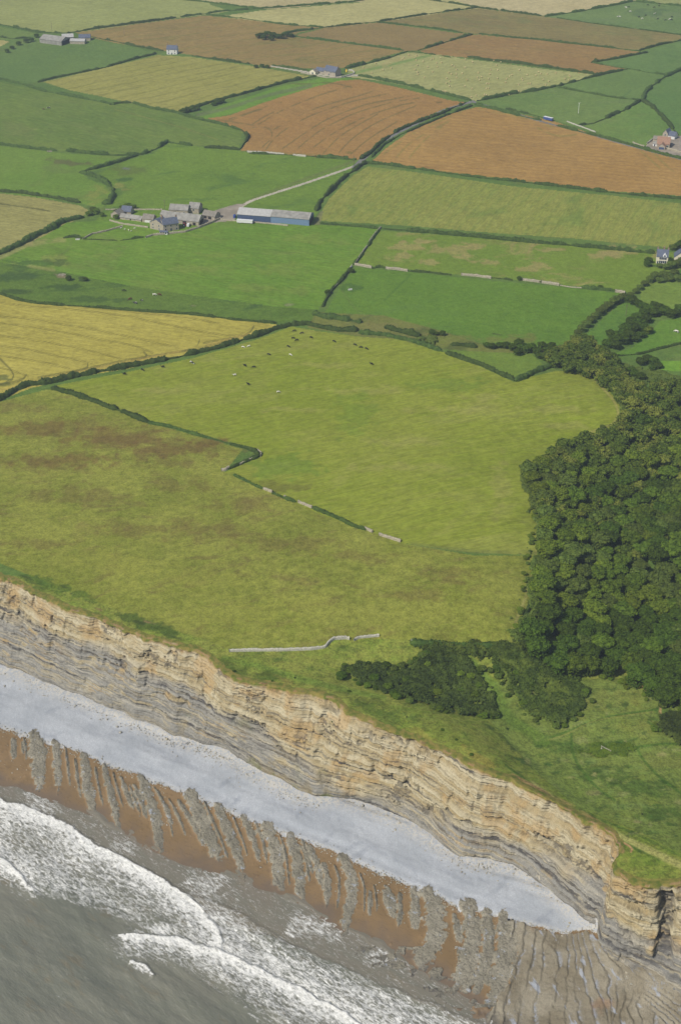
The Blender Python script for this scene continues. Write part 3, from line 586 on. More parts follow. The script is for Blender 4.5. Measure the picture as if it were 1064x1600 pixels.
col = mx(col, np.array(A(96,104,52)), .75 * talus * sstep(.6, .68, fbm(U / 7, z / 5, 36, 3)))
col = mx(col, np.array(A(150,120,74)), .85 * sstep(.05, .0, V_ + (fbm(U / 3, 0 * U, 37, 3) - .5) * .06))
seam = ((f2 < .12) | (f2 > .9)) * .35 + ((f3 < .2)) * .12
col = col * (1 - seam[..., None] * sstep(.3, .6, vn(U / 4, i2 * 1.7, 38))[..., None])
col = np.concatenate([np.repeat(col[:, :1], nl, 1), col[:, 1:]], 1)
grs = np.concatenate([np.ones((NU, nl)), sstep(.030, .008, V_[:, 1:] + (fbm(U / 2.5, 0 * U, 39, 3) - .5) * .05)], 1)
grs[:, nl - 2:nl] = sstep(.30, .42, fbm(np.broadcast_to(U, (NU, 2)) / 4, 0 * U, 40, 3))
t = NT('bedded limestone', .95, .1); o = t.obj
ly = t.attr('lay'); uu = t.attr('su'); cv = t.n.new('ShaderNodeCombineXYZ'); t.set(cv.inputs[0], t.math('MULTIPLY', uu, .22)); t.set(cv.inputs[1], t.math('MULTIPLY', ly, 5.0))
nL = t.noise(cv.outputs[0], 1.0, 4, .7); nF = t.noise(o, 2.6, 5, .7); nM = t.noise(o, .5, 4, .6)
at = t.n.new('ShaderNodeAttribute'); at.attribute_name = 'rock'
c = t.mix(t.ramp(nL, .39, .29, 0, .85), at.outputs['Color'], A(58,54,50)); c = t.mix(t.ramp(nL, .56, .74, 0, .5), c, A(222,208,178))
gg = t.ramp(nF, .25, .75, .72, 1.24); g3 = t.n.new('ShaderNodeCombineColor'); [t.set(g3.inputs[i], gg) for i in range(3)]; c = t.mix(1.0, c, g3.outputs[0], 'MULTIPLY')
gm = t.mix(t.ramp(t.noise(o, .35, 5, .7), .35, .65), A(92,104,40), A(140,126,66)); 
c = t.mix(t.attr('grs'), c, gm)
t.bump(t.math('ADD', t.math('MULTIPLY', nL, .7), t.math('MULTIPLY', nF, .5)), .8, .35)
m_cliff = t.color(c)
ii = (np.arange(NU - 1)[:, None] * nv + np.arange(nv - 1)[None]); FC = np.stack([ii, ii + 1, ii + nv + 1, ii + nv], -1).reshape(-1, 4)
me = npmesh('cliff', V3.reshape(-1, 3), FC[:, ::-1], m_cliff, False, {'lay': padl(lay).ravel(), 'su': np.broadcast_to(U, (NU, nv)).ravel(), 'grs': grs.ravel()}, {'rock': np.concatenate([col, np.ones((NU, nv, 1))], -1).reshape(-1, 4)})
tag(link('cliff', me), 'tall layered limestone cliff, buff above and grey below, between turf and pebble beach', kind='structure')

# ---------------------------------------------------------------- beach: pebble bank, wet sand, rock ledges
PEB = [(-170,1090),(-80,1112),(0,1136),(30,1146),(60,1158),(100,1168),(132,1180),(170,1196),(200,1206),(232,1220),(262,1230),(295,1242),(330,1256),(360,1270),(400,1288),(430,1298),(475,1314),(532,1336),(580,1358),(620,1376),(645,1388),(690,1404),(712,1418),(745,1425),(790,1436),(830,1446),(880,1458),(915,1452),(935,1462)]
WAT = [(-170,1180),(0,1226),(60,1240),(120,1262),(170,1290),(220,1318),(262,1336),(300,1352),(345,1366),(400,1384),(450,1405),(500,1430),(540,1452),(600,1486),(640,1508),(690,1535),(730,1556),(790,1590),(860,1640)]
pts = []
for (a, b) in PAIR[::3]: x, y = unproj(b[0], b[1], ZB); pts.append((x, y, -35.2))
for (a, b) in PAIR[::3]: x, y = unproj(b[0], b[1] - 34, ZB); pts.append((x, y, -34.0))
for i in range(0, len(PEB) - 2, 2): x, y = unproj(*PEB[i], -38.2); pts.append((x, y, -38.2))
for p in WAT[::2]: x, y = unproj(*p, -41.0); pts.append((x, y, -41.0))
for p in WAT[::3]: x, y = unproj(p[0] - 20, p[1] + 130, -44.0); pts.append((x, y, -44.0))
for p in [(1000,1560),(1060,1610),(1000,1700),(1150,1700),(880,1540),(930,1600)]: x, y = unproj(*p, -38.5); pts.append((x, y, -38.5 - .5 * (p[1] > 1590)))
pts = np.array(pts); BEACH = RBF(pts[:, :2], pts[:, 2], 6.0)
bpx = np.r_[np.linspace(-420, -60, 30), np.arange(-50, 1110, 1.5), np.linspace(1120, 1500, 25)]; bpy_ = np.r_[np.arange(960, 1680, 1.5), np.linspace(1690, 2100, 20)]
bX, bY = unproj(*np.meshgrid(bpx, bpy_), -38.0); bZ = BEACH(bX, bY) + (fbm(bX / 18, bY / 18, 71, 3) - .5) * .5
qx, qy = proj(bX, bY, bZ); bny, bnx = bX.shape
peb_in = inpoly(qx + (fbm(bX / 5, bY / 5, 73, 4) - .5) * 14, qy + (fbm(bX / 4, bY / 4, 72, 4) - .5) * 13, [(-600,700)] + [(-600,960)] + PEB + [(960,1440),(1100,1300),(1100,700)])
LEDGE = [([(21,1158),(22,1178)],10),([(36,1162),(37,1180)],6),([(55,1150),(61,1174),(61,1218)],25),([(86,1160),(90,1188),(91,1226)],14),([(132,1182),(134,1205),(139,1238),(146,1268)],17),
 ([(150,1205),(152,1222)],6),([(164,1199),(167,1218),(176,1248),(184,1286)],12),([(190,1216),(200,1245),(212,1270)],9),([(210,1228),(223,1255),(230,1284)],9),([(218,1214),(233,1245),(244,1279),(249,1322)],17),
 ([(247,1238),(260,1262),(271,1294)],8),([(279,1252),(298,1279),(315,1312)],10),([(297,1243),(314,1281),(331,1315),(341,1344)],27),([(341,1261),(355,1294),(368,1328),(378,1362)],17),([(380,1277),(393,1304),(402,1334)],12),
 ([(416,1291),(429,1321),(434,1355),(436,1390)],22),([(453,1306),(463,1338),(465,1365),(470,1398)],20),([(473,1315),(483,1345),(490,1372)],7),([(483,1325),(497,1355),(502,1384)],13),([(505,1352),(512,1372),(510,1410)],12),
 ([(534,1340),(548,1365),(549,1403),(537,1452)],18),([(578,1396),(576,1438)],8),([(604,1393),(612,1424)],20),([(624,1397),(625,1422),(621,1452)],9),([(645,1388),(649,1414),(647,1446)],16),([(666,1394),(680,1422),(680,1459),(666,1493),(647,1518)],34),
 ([(709,1431),(717,1466)],12),([(731,1417),(740,1450),(734,1493),(714,1540)],34),([(759,1428),(764,1465),(757,1507),(742,1552)],22),([(785,1434),(793,1479),(784,1521),(765,1566)],32)]
def _r4(pl):
    P_ = np.array(pl, float); d = np.r_[0, np.cumsum(np.hypot(*np.diff(P_, axis=0).T))]; q = np.linspace(0, d[-1], 4); return np.stack([np.interp(q, d, P_[:, 0]), np.interp(q, d, P_[:, 1])], 1)
_big = [l for l in LEDGE if l[1] > 8]; _rq = random.Random(4)
for (a_, wa), (b_, wb_) in zip(_big[:-1], _big[1:]):
    A4, B4 = _r4(a_), _r4(b_); gap_ = B4[1, 0] - A4[1, 0] - (wa + wb_) / 2
    for f_ in ([.5] if gap_ < 24 else [.36, .66]) if gap_ > 11 else []:
        M4 = A4 * (1 - f_) + B4 * f_; e_ = _rq.uniform(.5, .95); LEDGE.append(([tuple(M4[0] + (M4[1] - M4[0]) * _rq.uniform(0, .6)), tuple(M4[1]), tuple(M4[2]), tuple(M4[2] + (M4[3] - M4[2]) * e_)], _rq.uniform(3.5, 6)))
jj = (fbm(bX / 3, bY / 3, 81, 3) - .5)
lift = np.zeros(bX.shape); BID = np.where(peb_in, 1, 2)
for i, (pl, wd) in enumerate(LEDGE):
    if wd > 9:
        e0 = pl[-1]; e1 = pl[-2]; pl = pl + [(e0[0] + (e0[0] - e1[0]) * .5, e0[1] + (e0[1] - e1[1]) * .5)]
    P_ = rs(pl, 6, 3) if len(pl) > 2 else np.array(pl, float)
    d, par, sg = pdist(qx, qy, [tuple(p) for p in P_])
    hw = (wd - 3 * (wd > 25)) / 2 * (1.0 - .30 * par) * (.85 + .5 * np.sin(np.pi * np.clip(par, .05, .95))) 
    e = d / hw + jj * .8 + (fbm(bX / 1.4, bY / 1.4, 83, 2) - .5) * .7 + 1.4 * sstep(.78, 1.0, par + jj * .25)
    m = sstep(1.05, .55, e); l_ = m * (.55 + .35 * sg * np.clip(d / hw, 0, 1)) * (.6 + .8 * fbm(bX / 1.6, bY / 1.6, 84, 3)) * 1.25 * (1 - .55 * par) * 1.15
    lift = np.maximum(lift, l_); BID[(m > .35) & ~((d / hw > 1.2) & peb_in)] = 10 + i
# continuous pavement on the right: stacked curving beds
plat = inpoly(qx + jj * 14, qy + jj * 10, [(792,1432),(832,1450),(880,1462),(918,1456),(935,1470),(960,1440),(1300,1500),(1300,2200),(760,2200),(730,1660),(765,1580),(792,1540),(806,1490)])
d28, par28, sg28 = pdist(qx, qy, [(790,1380),(800,1434),(812,1479),(800,1521),(780,1566),(740,1640),(700,1720)])
tt_ = np.clip((qy - 1440) / 160, -.2, 1.6); x0_ = qx.copy()
for _ in range(12): x0_ = .5 * x0_ + .5 * (qx - np.interp(x0_, [700, 790, 850, 880, 905, 925, 940], [-60, -42, -26, -4, 50, 150, 235]) * tt_ ** 1.25)
q = np.interp(x0_, [700, 790, 880, 940, 1100], [0, 4.2, 9.5, 18, 30]) + (fbm(bX / 9, bY / 9, 85, 5, .6) - .5) * 1.1; saw = q - np.floor(q)
l_ = (.25 + .75 * saw * sstep(1, .9, saw)) * (.6 + .7 * fbm(bX / 2.4, bY / 2.4, 86, 3)) * .9
l_ = l_ * (.7 + .8 * sstep(.35, .6, fbm(bX / 10, bY / 10, 131, 3))); lift = np.where(plat & ~peb_in, np.maximum(lift, l_), lift); BID[plat & ~peb_in & (BID < 10)] = 3; lowp = sstep(.30, .05, saw) * sstep(.45, .6, fbm(bX / 12, bY / 12, 120, 3))
low = (fbm(bX / 6, bY / 3, 87, 4) > .56) & (qy > 1480) & (qx < 800) & (qx > 540); lift = np.where(low & (BID == 2), .75 * fbm(bX / 1.5, bY / 1.5, 89, 2) + .3, lift)
BID[low & (BID == 2) & (qy < 1575)] = 4
lift = lift + (BID == 1) * ((fbm(bX / 2.0, bY / 2.0, 90, 3) - .5) * .35 + (vn(pdist(qx, qy, PEB)[0] / 9 + 2 * fbm(bX / 30, bY / 30, 95, 2), bX * .01, 94) - .5) * .8) + np.where(BID >= 3, (vn(bX / .8, bY / .8, 91) - .5) * .35, 0)
strand = (BID == 2) & (_h(np.floor(bX / .5).astype(np.int64), np.floor(bY / .5).astype(np.int64), 5) > .995)
bZ = bZ + lift + strand * .3
# sand ripples / damp channels
t = NT('pebbles', .9, .15); o = t.obj
v = t.voro(o, 2.4); n1 = t.noise(o, .06, 4); n2 = t.noise(o, 1.6, 5, .75); n3 = t.noise(o, .02, 3)
c = t.mix(t.ramp(n1, .35, .65), A(170,174,177), A(188,191,193)); c = t.mix(t.ramp(n2, .3, .7, 0, .6), c, A(142,145,148)); c = t.mix(t.ramp(n2, .60, .76, 0, .7), c, A(212,213,212)); c = t.mix(t.ramp(t.noise(t.map(o, (.35, 1.6, 1), .62), .12, 5, .7), .5, .68, 0, .45), c, A(146,150,156)); c = t.mix(t.ramp(t.noise(o, 5.0, 3, .8), .56, .72, 0, .45), c, A(116,118,122))
c = t.mix(t.ramp(t.noise(t.map(o, (1, 2.2, 1), -.7), .045, 4), .60, .72, 0, .5), c, A(130,135,142))
c = t.mix(t.math('MULTIPLY', t.attr('edge'), t.ramp(t.noise(o, .9, 4, .8), .46, .54, 0, .85)), c, A(196,190,176))
t.bump(t.math('ADD', v, n2), .5, .15); m_peb = t.color(c)
t = NT('wet sand', .55, .35); o = t.obj
n1 = t.noise(o, .05, 4, .6, 1.0); n2 = t.noise(t.map(o, (1, 3, 1), .55), .35, 4, .7, .8); n3 = t.noise(o, .22, 5, .7)
c = t.mix(t.ramp(n1, .35, .65), A(126,103,69), A(138,113,78)); c = t.mix(t.ramp(n2, .52, .66, 0, .5), c, A(98,78,54)); c = t.mix(t.ramp(n3, .55, .7, 0, .35), c, A(116,96,74))
c = t.mix(t.attr('wet'), c, A(106,94,82)); t.bump(n2, .4, .15); m_sand = t.color(c)
t = NT('rock ledge', .85, .2); o = t.obj
v = t.voro(t.map(o, (1, 1.6, 1), .6), 1.1); n2 = t.noise(o, 1.4, 5, .75); n3 = t.noise(o, .12, 4)
c = t.mix(t.ramp(n3, .35, .65), A(136,130,112), A(156,149,130)); c = t.mix(t.ramp(n2, .45, .30, 0, .85), c, A(74,70,62)); c = t.mix(t.ramp(n2, .58, .75, 0, .6), c, A(172,166,148)); c = t.mix(t.ramp(v, .55, .8, 0, .5), c, A(84,78,68))
c = t.mix(t.ramp(t.noise(o, .3, 4, .7), .60, .66, 0, .8), c, A(168,172,176)); c = t.mix(t.attr('wet'), c, A(70,68,66)); t.bump(t.math('ADD', n2, t.math('MULTIPLY', v, -.6)), .9, .35); m_ledge = t.color(c)
t = NT('limestone pavement', .88, .2); o = t.obj
v = t.voro(t.map(o, (1, 1.9, 1), .9), 1.6); n2 = t.noise(o, 1.0, 6, .8, .6); n3 = t.noise(o, .07, 4)
c = t.mix(t.ramp(n3, .35, .65), A(130,120,98), A(156,147,126)); c = t.mix(t.ramp(n2, .42, .24, 0, .85), c, A(88,82,72)); c = t.mix(t.ramp(n2, .58, .75, 0, .5), c, A(196,188,168)); c = t.mix(t.math('MULTIPLY', t.attr('lowp'), t.ramp(t.noise(o, .5, 4, .7), .4, .56, 0, .9)), c, A(158,162,168)); c = t.mix(t.ramp(v, .6, .85, 0, .25), c, A(92,86,76))
c = t.mix(t.ramp(t.noise(t.map(o, (.5, 1.6, 1), 1.25), .16, 4, .6), .60, .66, 0, .85), c, A(166,170,176)); c = t.mix(t.ramp(t.noise(o, .05, 3), .62, .7, 0, .5), c, A(150,118,90)); c = t.mix(t.attr('wet'), c, A(88,84,78)); t.bump(t.math('ADD', n2, t.math('MULTIPLY', v, -.6)), .9, .35); m_pave = t.color(c)
bedge = np.zeros(bX.shape)
dft = pdist(qx, qy, [p[1] for p in PAIR])[0]; dlo = pdist(qx, qy, PEB)[0]
bedge = np.maximum(sstep(26, 2, dft), sstep(9, 0, dlo) * .8)
wet = sstep(-40.1, -41.1, bZ + (fbm(bX / 7, bY / 7, 93, 3) - .5) * 1.2) * .7
wd_, _, _ = pdist(qx, qy, WAT)
BV = np.stack([bX, bY, bZ], -1).reshape(-1, 3); BF = facegrid(bny, bnx); bid_f = BID[:-1, :-1]
hide = inpoly(bX[:-1, :-1], bY[:-1, :-1], [tuple(p) for p in (CUR[:, 2:4] - NRM * 6)[::6]] + [(CUR[-1, 2], CUR[-1, 3] + 900), (CUR[0, 2], CUR[0, 3] + 900)])
def bemit(name, label, mat, mask):
    fq = BF[mask & ~hide]
    if not len(fq): return
    u, inv = np.unique(fq.ravel(), return_inverse=True)
    tag(link(name, npmesh(name, BV[u], inv.reshape(-1, 4)[:, ::-1], mat, False, {'edge': bedge.ravel()[u], 'wet': wet.ravel()[u], 'lowp': lowp.ravel()[u]})), label, kind='structure')
bemit('pebble_beach', 'pale blue grey pebble bank under the cliff', m_peb, bid_f == 1)
bemit('wet_sand', 'wet brown sand between the rock ledges', m_sand, bid_f == 2)
bemit('rock_pavement', 'buff limestone pavement of curving beds at the foot of the headland', m_pave, bid_f == 3)
bemit('seaweed_rocks', 'low brown rocks awash at the edge of the surf', m_ledge, bid_f == 4)
for i in range(len(LEDGE)): bemit('rock_ledge', 'rough grey rock ledge running down the wet sand to the sea', m_ledge, bid_f == 10 + i)

# ---------------------------------------------------------------- sea with breaking waves
spx = np.r_[np.linspace(-700, -70, 30), np.arange(-60, 1000, 1.5), np.linspace(1010, 1300, 12)]; spy = np.r_[np.arange(1170, 1680, 1.5), np.linspace(1690, 2300, 40)]
sX, sY = unproj(*np.meshgrid(spx, spy), -41.0); gx, gy = proj(sX, sY, np.full(sX.shape, -41.0)); wb = (fbm(sX / 9, sY / 9, 101, 4) - .5) * 14
wx = gx + wb; wy = gy + (fbm(sX / 7, sY / 7, 102, 4) - .5) * 12
CREST = [([(-170,1190),(-60,1222),(0,1248),(30,1258),(60,1270),(100,1284),(122,1296),(128,1308),(165,1326),(205,1342),(235,1364),(262,1384),(300,1402),(330,1430),(349,1462),(349,1476)], 1.0, 50, 1.0),
         ([(-170,1262),(-40,1310),(0,1340),(20,1352),(34,1372),(50,1386)], 1.0, 26, 1.2),
         ([(175,1330),(215,1352),(262,1382),(320,1404),(372,1424),(402,1444),(440,1470),(476,1484),(530,1510),(580,1532),(640,1556),(700,1580),(760,1604),(900,1680)], .85, 60, .5),
         ([(200,1462),(240,1460),(288,1464),(296,1474),(350,1488),(400,1512),(440,1530),(480,1550),(520,1572),(560,1596),(640,1650),(760,1730)], 1.0, 44, 1.3),
         ([(203,1500),(222,1504),(240,1520),(243,1528)], 1.0, 10, .9)]
foam = np.zeros(sX.shape); hgt = np.zeros(sX.shape)
for pl, st, wd, hh in CREST:
    P_ = np.array(rs(pl, 10, 3)); d, par, sg = pdist(wx, wy, [tuple(p) for p in P_])
    wd = wd * (.55 + .9 * fbm(sX / 16, sY / 16, int(wd) + 7, 3)); big_ = pl[0][0] < 190 or pl[0][1] < 1470
    sd = d * sg                                                     # >0 on the seaward side
    en = sstep(0, .06, par) * sstep(1, .94, par) if not big_ else 1
    foam = np.maximum(foam, st * sstep(-2.5, 1.5, sd) * (.62 + .38 * sstep(wd * .8, wd * .1, sd + (fbm(sX / 4, sY / 4, 171, 3) - .5) * 14)) * sstep(wd * 1.6, wd * .7, sd) * en)
    foam = np.maximum(foam, .36 * sstep(-13, -2, sd) * (sd < 2) * en)
    hgt += hh * sstep(-4, 2, sd) * np.exp(-np.clip(sd, 0, 99) / 9) * en
band1 = inpoly(wx, wy, [(-400,1150),(-60,1222),(0,1248),(60,1270),(120,1296),(205,1342),(262,1384),(330,1430),(349,1476),(270,1465),(210,1440),(140,1420),(60,1395),(0,1380),(-400,1290)])
band2 = inpoly(wx, wy, [(205,1345),(262,1380),(372,1424),(440,1470),(530,1510),(640,1556),(760,1604),(1000,1720),(760,1760),(560,1600),(440,1530),(349,1490),(349,1462),(262,1395)])
band3 = inpoly(wx, wy, [(300,1470),(400,1512),(520,1572),(700,1690),(560,1700),(440,1620),(380,1580),(330,1540),(290,1500)])
foam = np.maximum(foam, band1 * (.58 + .25 * sstep(.4, .7, fbm(sX / 22, sY / 22, 110, 3)))); foam = np.maximum(foam, band2 * .76); foam = np.maximum(foam, band3 * .68)
def blur(a, r, it=3):
    for _ in range(it):
        for ax in (0, 1):
            n_ = a.shape[ax]; p = np.concatenate([np.take(a, [0] * (r + 1), ax), a, np.take(a, [n_ - 1] * r, ax)], ax); c = np.cumsum(p, ax)
            a = (np.take(c, range(2 * r + 1, 2 * r + 1 + n_), ax) - np.take(c, range(0, n_), ax)) / (2 * r + 1)
    return a
soft = blur(foam, 9); foam = np.where(foam > .9, foam, np.maximum(soft * .98, foam * .72)); foam = np.maximum(foam, .85 * np.exp(-(((gx - 255) / 46) ** 2 + ((gy - 1452 - (gx - 255) * .1) / 20) ** 2)))
foam = np.maximum(foam, .8 * sstep(1.3, .3, np.hypot((gx - 222 - (gy - 1514) * .6) / 19, (gy - 1514 - (gx - 222) * .25) / 11) + wb / 40)) 
thin = inpoly(wx, wy, WAT + [(900,1700),(640,1556),(440,1470),(349,1440),(262,1384),(120,1296),(0,1248),(-400,1150)])
foam = np.maximum(foam, thin * (.44 + .22 * sstep(.45, .7, fbm(sX / 15, sY / 15, 111, 3)))); foam = np.maximum(foam, .20 * sstep(.5, .75, fbm(sX / 18, sY / 18, 112, 3)))
foam = np.maximum(foam, .42 * sstep(14, 3, np.hypot((gx - 100) / 1.6, (gy - 1556)))); foam = np.maximum(foam, .4 * sstep(20, 3, np.hypot((gx - 90) / 2.5, (gy - 1520))))
foam = np.maximum(foam, .42 * sstep(3.2, .6, np.abs(pdist(wx, wy, WAT)[0])))
shal = np.maximum(thin.astype(float) * .8, sstep(60, 6, pdist(wx, wy, WAT)[0]))
ca, sa = math.cos(.70), math.sin(.70); ru = sX * ca - sY * sa; rv = sX * sa + sY * ca
sZ = -41.0 + hgt * .9 + (fbm(ru / 16, rv / 6, 103, 5) - .5) * 1.5 * (1 - .75 * thin) + foam * (vn(sX / 1.1, sY / 1.1, 104) - .5) * .5 * (foam > .6) + (1 - thin) * .22 * np.sin(rv / 3.4 + 3 * vn(sX / 20, sY / 20, 105))
t = NT('sea water', .22, .4); o = t.obj; f = t.attr('foam'); s_ = t.attr('shal')
R_ = t.map(o, (.5, 1.5, 1), .70); n1 = t.noise(R_, .32, 6, .72, 1.4); n2 = t.noise(R_, 1.3, 5, .75, .8); vr = t.voro(t.map(t.noise(R_, .3, 3) if False else R_, (1, 1, 1)), .42, 'DISTANCE_TO_EDGE')
ds = t.n.new('ShaderNodeTexNoise'); t.set(ds.inputs['Vector'], R_); ds.inputs['Scale'].default_value = .5; ds.inputs['Detail'].default_value = 4
ad = t.n.new('ShaderNodeVectorMath'); ad.operation = 'MULTIPLY_ADD'; t.t.links.new(ds.outputs['Color'], ad.inputs[0]); ad.inputs[1].default_value = (3.2, 3.2, 0); t.t.links.new(R_, ad.inputs[2])
lace = t.voro(ad.outputs[0], .48, 'DISTANCE_TO_EDGE'); lace = t.ramp(lace, 0, .33, .5, -.18)
nn = t.math('ADD', t.math('ADD', t.math('MULTIPLY', t.math('SUBTRACT', n1, .5), 1.1), t.math('MULTIPLY', t.math('SUBTRACT', n2, .5), .9)), t.math('MULTIPLY', lace, .30)); nn = t.math('ADD', nn, t.math('MULTIPLY', t.math('SUBTRACT', t.noise(R_, 3.2, 4, .8), .5), .8))
fm = t.ramp(t.math('ADD', f, nn), .58, .98); fm = t.math('MULTIPLY', fm, t.ramp(f, .1, .3))
deep = t.mix(t.ramp(t.noise(t.map(o, (.6, 1, 1), .62), .03, 4, .6), .35, .65), A(112,113,98), A(124,122,106)); wtr = t.mix(t.math('MULTIPLY', s_, t.ramp(t.noise(R_, .12, 5, .7, 1), .3, .62, .35, 1)), deep, A(128,120,104))
wtr = t.mix(t.ramp(t.noise(R_, .5, 5, .7), .52, .72, 0, .5), wtr, A(138,136,122)); wtr = t.mix(t.ramp(t.noise(R_, .16, 4, .6), .56, .72, 0, .5), wtr, A(124,112,86)); wtr = t.mix(t.ramp(t.noise(R_, 1.1, 4, .7), .42, .28, 0, .35), wtr, A(84,88,80))
c = t.mix(fm, wtr, t.mix(t.ramp(n2, .35, .6), A(190,189,180), A(236,234,226)))
t.set(t.b.inputs['Roughness'], t.math('ADD', t.math('MULTIPLY', fm, .6), .3))
t.bump(t.math('ADD', t.math('MULTIPLY', t.noise(R_, .9, 5, .65), .6), t.math('MULTIPLY', fm, .35)), .7, .55)
m_sea = t.color(c)
me = npmesh('sea', np.stack([sX, sY, sZ], -1).reshape(-1, 3), facegrid(*sX.shape).reshape(-1, 4)[:, ::-1], m_sea, True, {'foam': foam.ravel(), 'shal': shal.ravel()})
tag(link('sea', me), 'grey brown sea with white breaking waves', kind='structure')
# the seabed / far sheet of water beyond the detailed part

# ---------------------------------------------------------------- loose rocks along the cliff foot and the lower edge of the pebbles
rk = np.random.default_rng(8); RV = []; RF = []; nb = 0; cv_, cf_ = None, None
_bm = bmesh.new(); bmesh.ops.create_icosphere(_bm, subdivisions=1, radius=1); cv_ = np.array([v.co[:] for v in _bm.verts]); cf_ = np.array([[q.index for q in f.verts] for f in _bm.faces]); _bm.free()
def rocks(X, Y, s):
    global nb
    Z = BEACH(X, Y)
    for x, y, z_, q in zip(X, Y, Z, s):
        w_ = cv_ * (1 + (rk.random((len(cv_), 1)) - .5) * .6) * q * np.array([rk.uniform(.8, 1.5), rk.uniform(.7, 1.2), rk.uniform(.45, .8)]); RV.append(w_ + [x, y, z_ + q * .15]); RF.append(cf_ + nb); nb += len(cv_)
k_ = rk.integers(40, NU - 40, 1500); off_ = np.abs(rk.normal(0, 3.2, 1500)) + rk.exponential(.6, 1500); rocks(CUR[k_, 2] + NRM[k_, 0] * (off_ + .3), CUR[k_, 3] + NRM[k_, 1] * (off_ + .3), rk.uniform(.10, .34, 1500) * (1 + 1.3 * (rk.random(1500) > .96)))
PW = rs(PEB, 1.0); k_ = rk.integers(0, len(PW), 1300); jx1 = rk.normal(0, 3.5, 1300); jy1 = rk.normal(1, 3.5, 1300); X_, Y_ = unproj(PW[k_, 0] + jx1, PW[k_, 1] + jy1, -38.2); rocks(X_, Y_, rk.uniform(.12, .38, 1300))
k_ = rk.integers(0, len(PW), 500); X_, Y_ = unproj(PW[k_, 0] + rk.normal(0, 10, 500), PW[k_, 1] + rk.uniform(0, 60, 500), -39.2); rocks(X_, Y_, rk.uniform(.12, .4, 500))
t = NT('loose rock', .9, .15); r_ = t.n.new('ShaderNodeNewGeometry').outputs['Random Per Island']; m_rk = t.color(t.mix(t.ramp(t.noise(t.obj, 1.2, 3), .3, .7), t.mix(r_, A(118,114,106), A(196,190,172)), t.mix(r_, A(186,174,142), A(140,140,136))))
tag(link('loose_rocks', npmesh('loose_rocks', np.concatenate(RV), np.concatenate(RF), m_rk)), 'loose rocks and boulders strewn on the pebbles and the sand', kind='stuff')
# ---------------------------------------------------------------- foliage
def leaf_mat(name, lo, mid, hi, patch=None):
    t = NT(name, .85, .12); o = t.obj; r = t.n.new('ShaderNodeObjectInfo').outputs['Random']
    n1 = t.noise(o, .45, 3, .6); n2 = t.noise(o, 2.2, 3, .7)
    c = t.mix(t.ramp(n1, .38, .62), lo, mid); c = t.mix(t.ramp(n2, .5, .75, 0, .7), c, hi)
    if patch: c = t.mix(t.ramp(t.noise(o, .07, 3, .7), .50, .60, 0, .75), c, patch); c = t.mix(t.ramp(t.noise(o, .11, 3, .7), .46, .38, 0, .6), c, lo)
    h = t.n.new('ShaderNodeHueSaturation'); t.set(h.inputs['Color'], c); t.set(h.inputs['Hue'], t.ramp(r, 0, 1, .494, .507)); t.set(h.inputs['Value'], t.ramp(r, 0, 1, .82, 1.22)); h.inputs['Saturation'].default_value = 1.0
    t.set(t.b.inputs['Base Color'], h.outputs[0])
    tr = t.n.new('ShaderNodeBsdfTranslucent'); t.set(tr.inputs[0], h.outputs[0]); ms = t.n.new('ShaderNodeMixShader'); ms.inputs[0].default_value = .22
    t.t.links.new(t.b.outputs[0], ms.inputs[1]); t.t.links.new(tr.outputs[0], ms.inputs[2]); t.t.links.new(ms.outputs[0], t.n['Material Output'].inputs['Surface'])
    return t.m
L_dark = leaf_mat('dark oak leaves', A(64,84,26), A(82,104,30), A(112,130,42)); L_mid = leaf_mat('mid green leaves', A(82,104,32), A(102,122,36), A(130,144,50))
L_yel = leaf_mat('yellow green leaves', A(96,116,34), A(116,132,40), A(142,152,56)); L_olive = leaf_mat('olive leaves', A(86,104,42), A(106,122,50), A(134,144,66))
L_hedge = leaf_mat('hedge leaves', A(60,80,34), A(78,98,42), A(108,120,58)); L_scrub = leaf_mat('scrub leaves', A(64,78,32), A(84,100,38), A(116,128,52), A(112,124,50)); L_bramble = leaf_mat('dark bramble leaves', A(56,68,30), A(74,88,36), A(104,114,48), A(92,106,44))
M_bark = plain('bark', A(92,80,66), .95, .25, 3)
rng = np.random.default_rng(5)
def cards(P, Nn, size, tilt=.7, jit=.35):
    """one small leaf clump face per point"""
    n = len(P); N_ = Nn + rng.normal(0, tilt, (n, 3)); N_ /= np.linalg.norm(N_, axis=1)[:, None] + 1e-9
    a = np.cross(N_, rng.normal(0, 1, (n, 3))); a /= np.linalg.norm(a, axis=1)[:, None] + 1e-9; b = np.cross(N_, a)
    s = size * rng.uniform(.6, 1.3, (n, 1)); e = s * rng.uniform(.6, 1.0, (n, 1)); bend = N_ * s * .25
    V = np.stack([P - a * s - bend, P - b * e, P + a * s - bend, P + b * e], 1).reshape(-1, 3)
    return V, np.arange(4 * n, dtype=np.int32).reshape(-1, 4)
def ico(sub):
    bm = bmesh.new(); bmesh.ops.create_icosphere(bm, subdivisions=sub, radius=1); v = np.array([x.co[:] for x in bm.verts]); f = np.array([[q.index for q in x.verts] for x in bm.faces]); bm.free(); return v, f
IV, IF = ico(2)
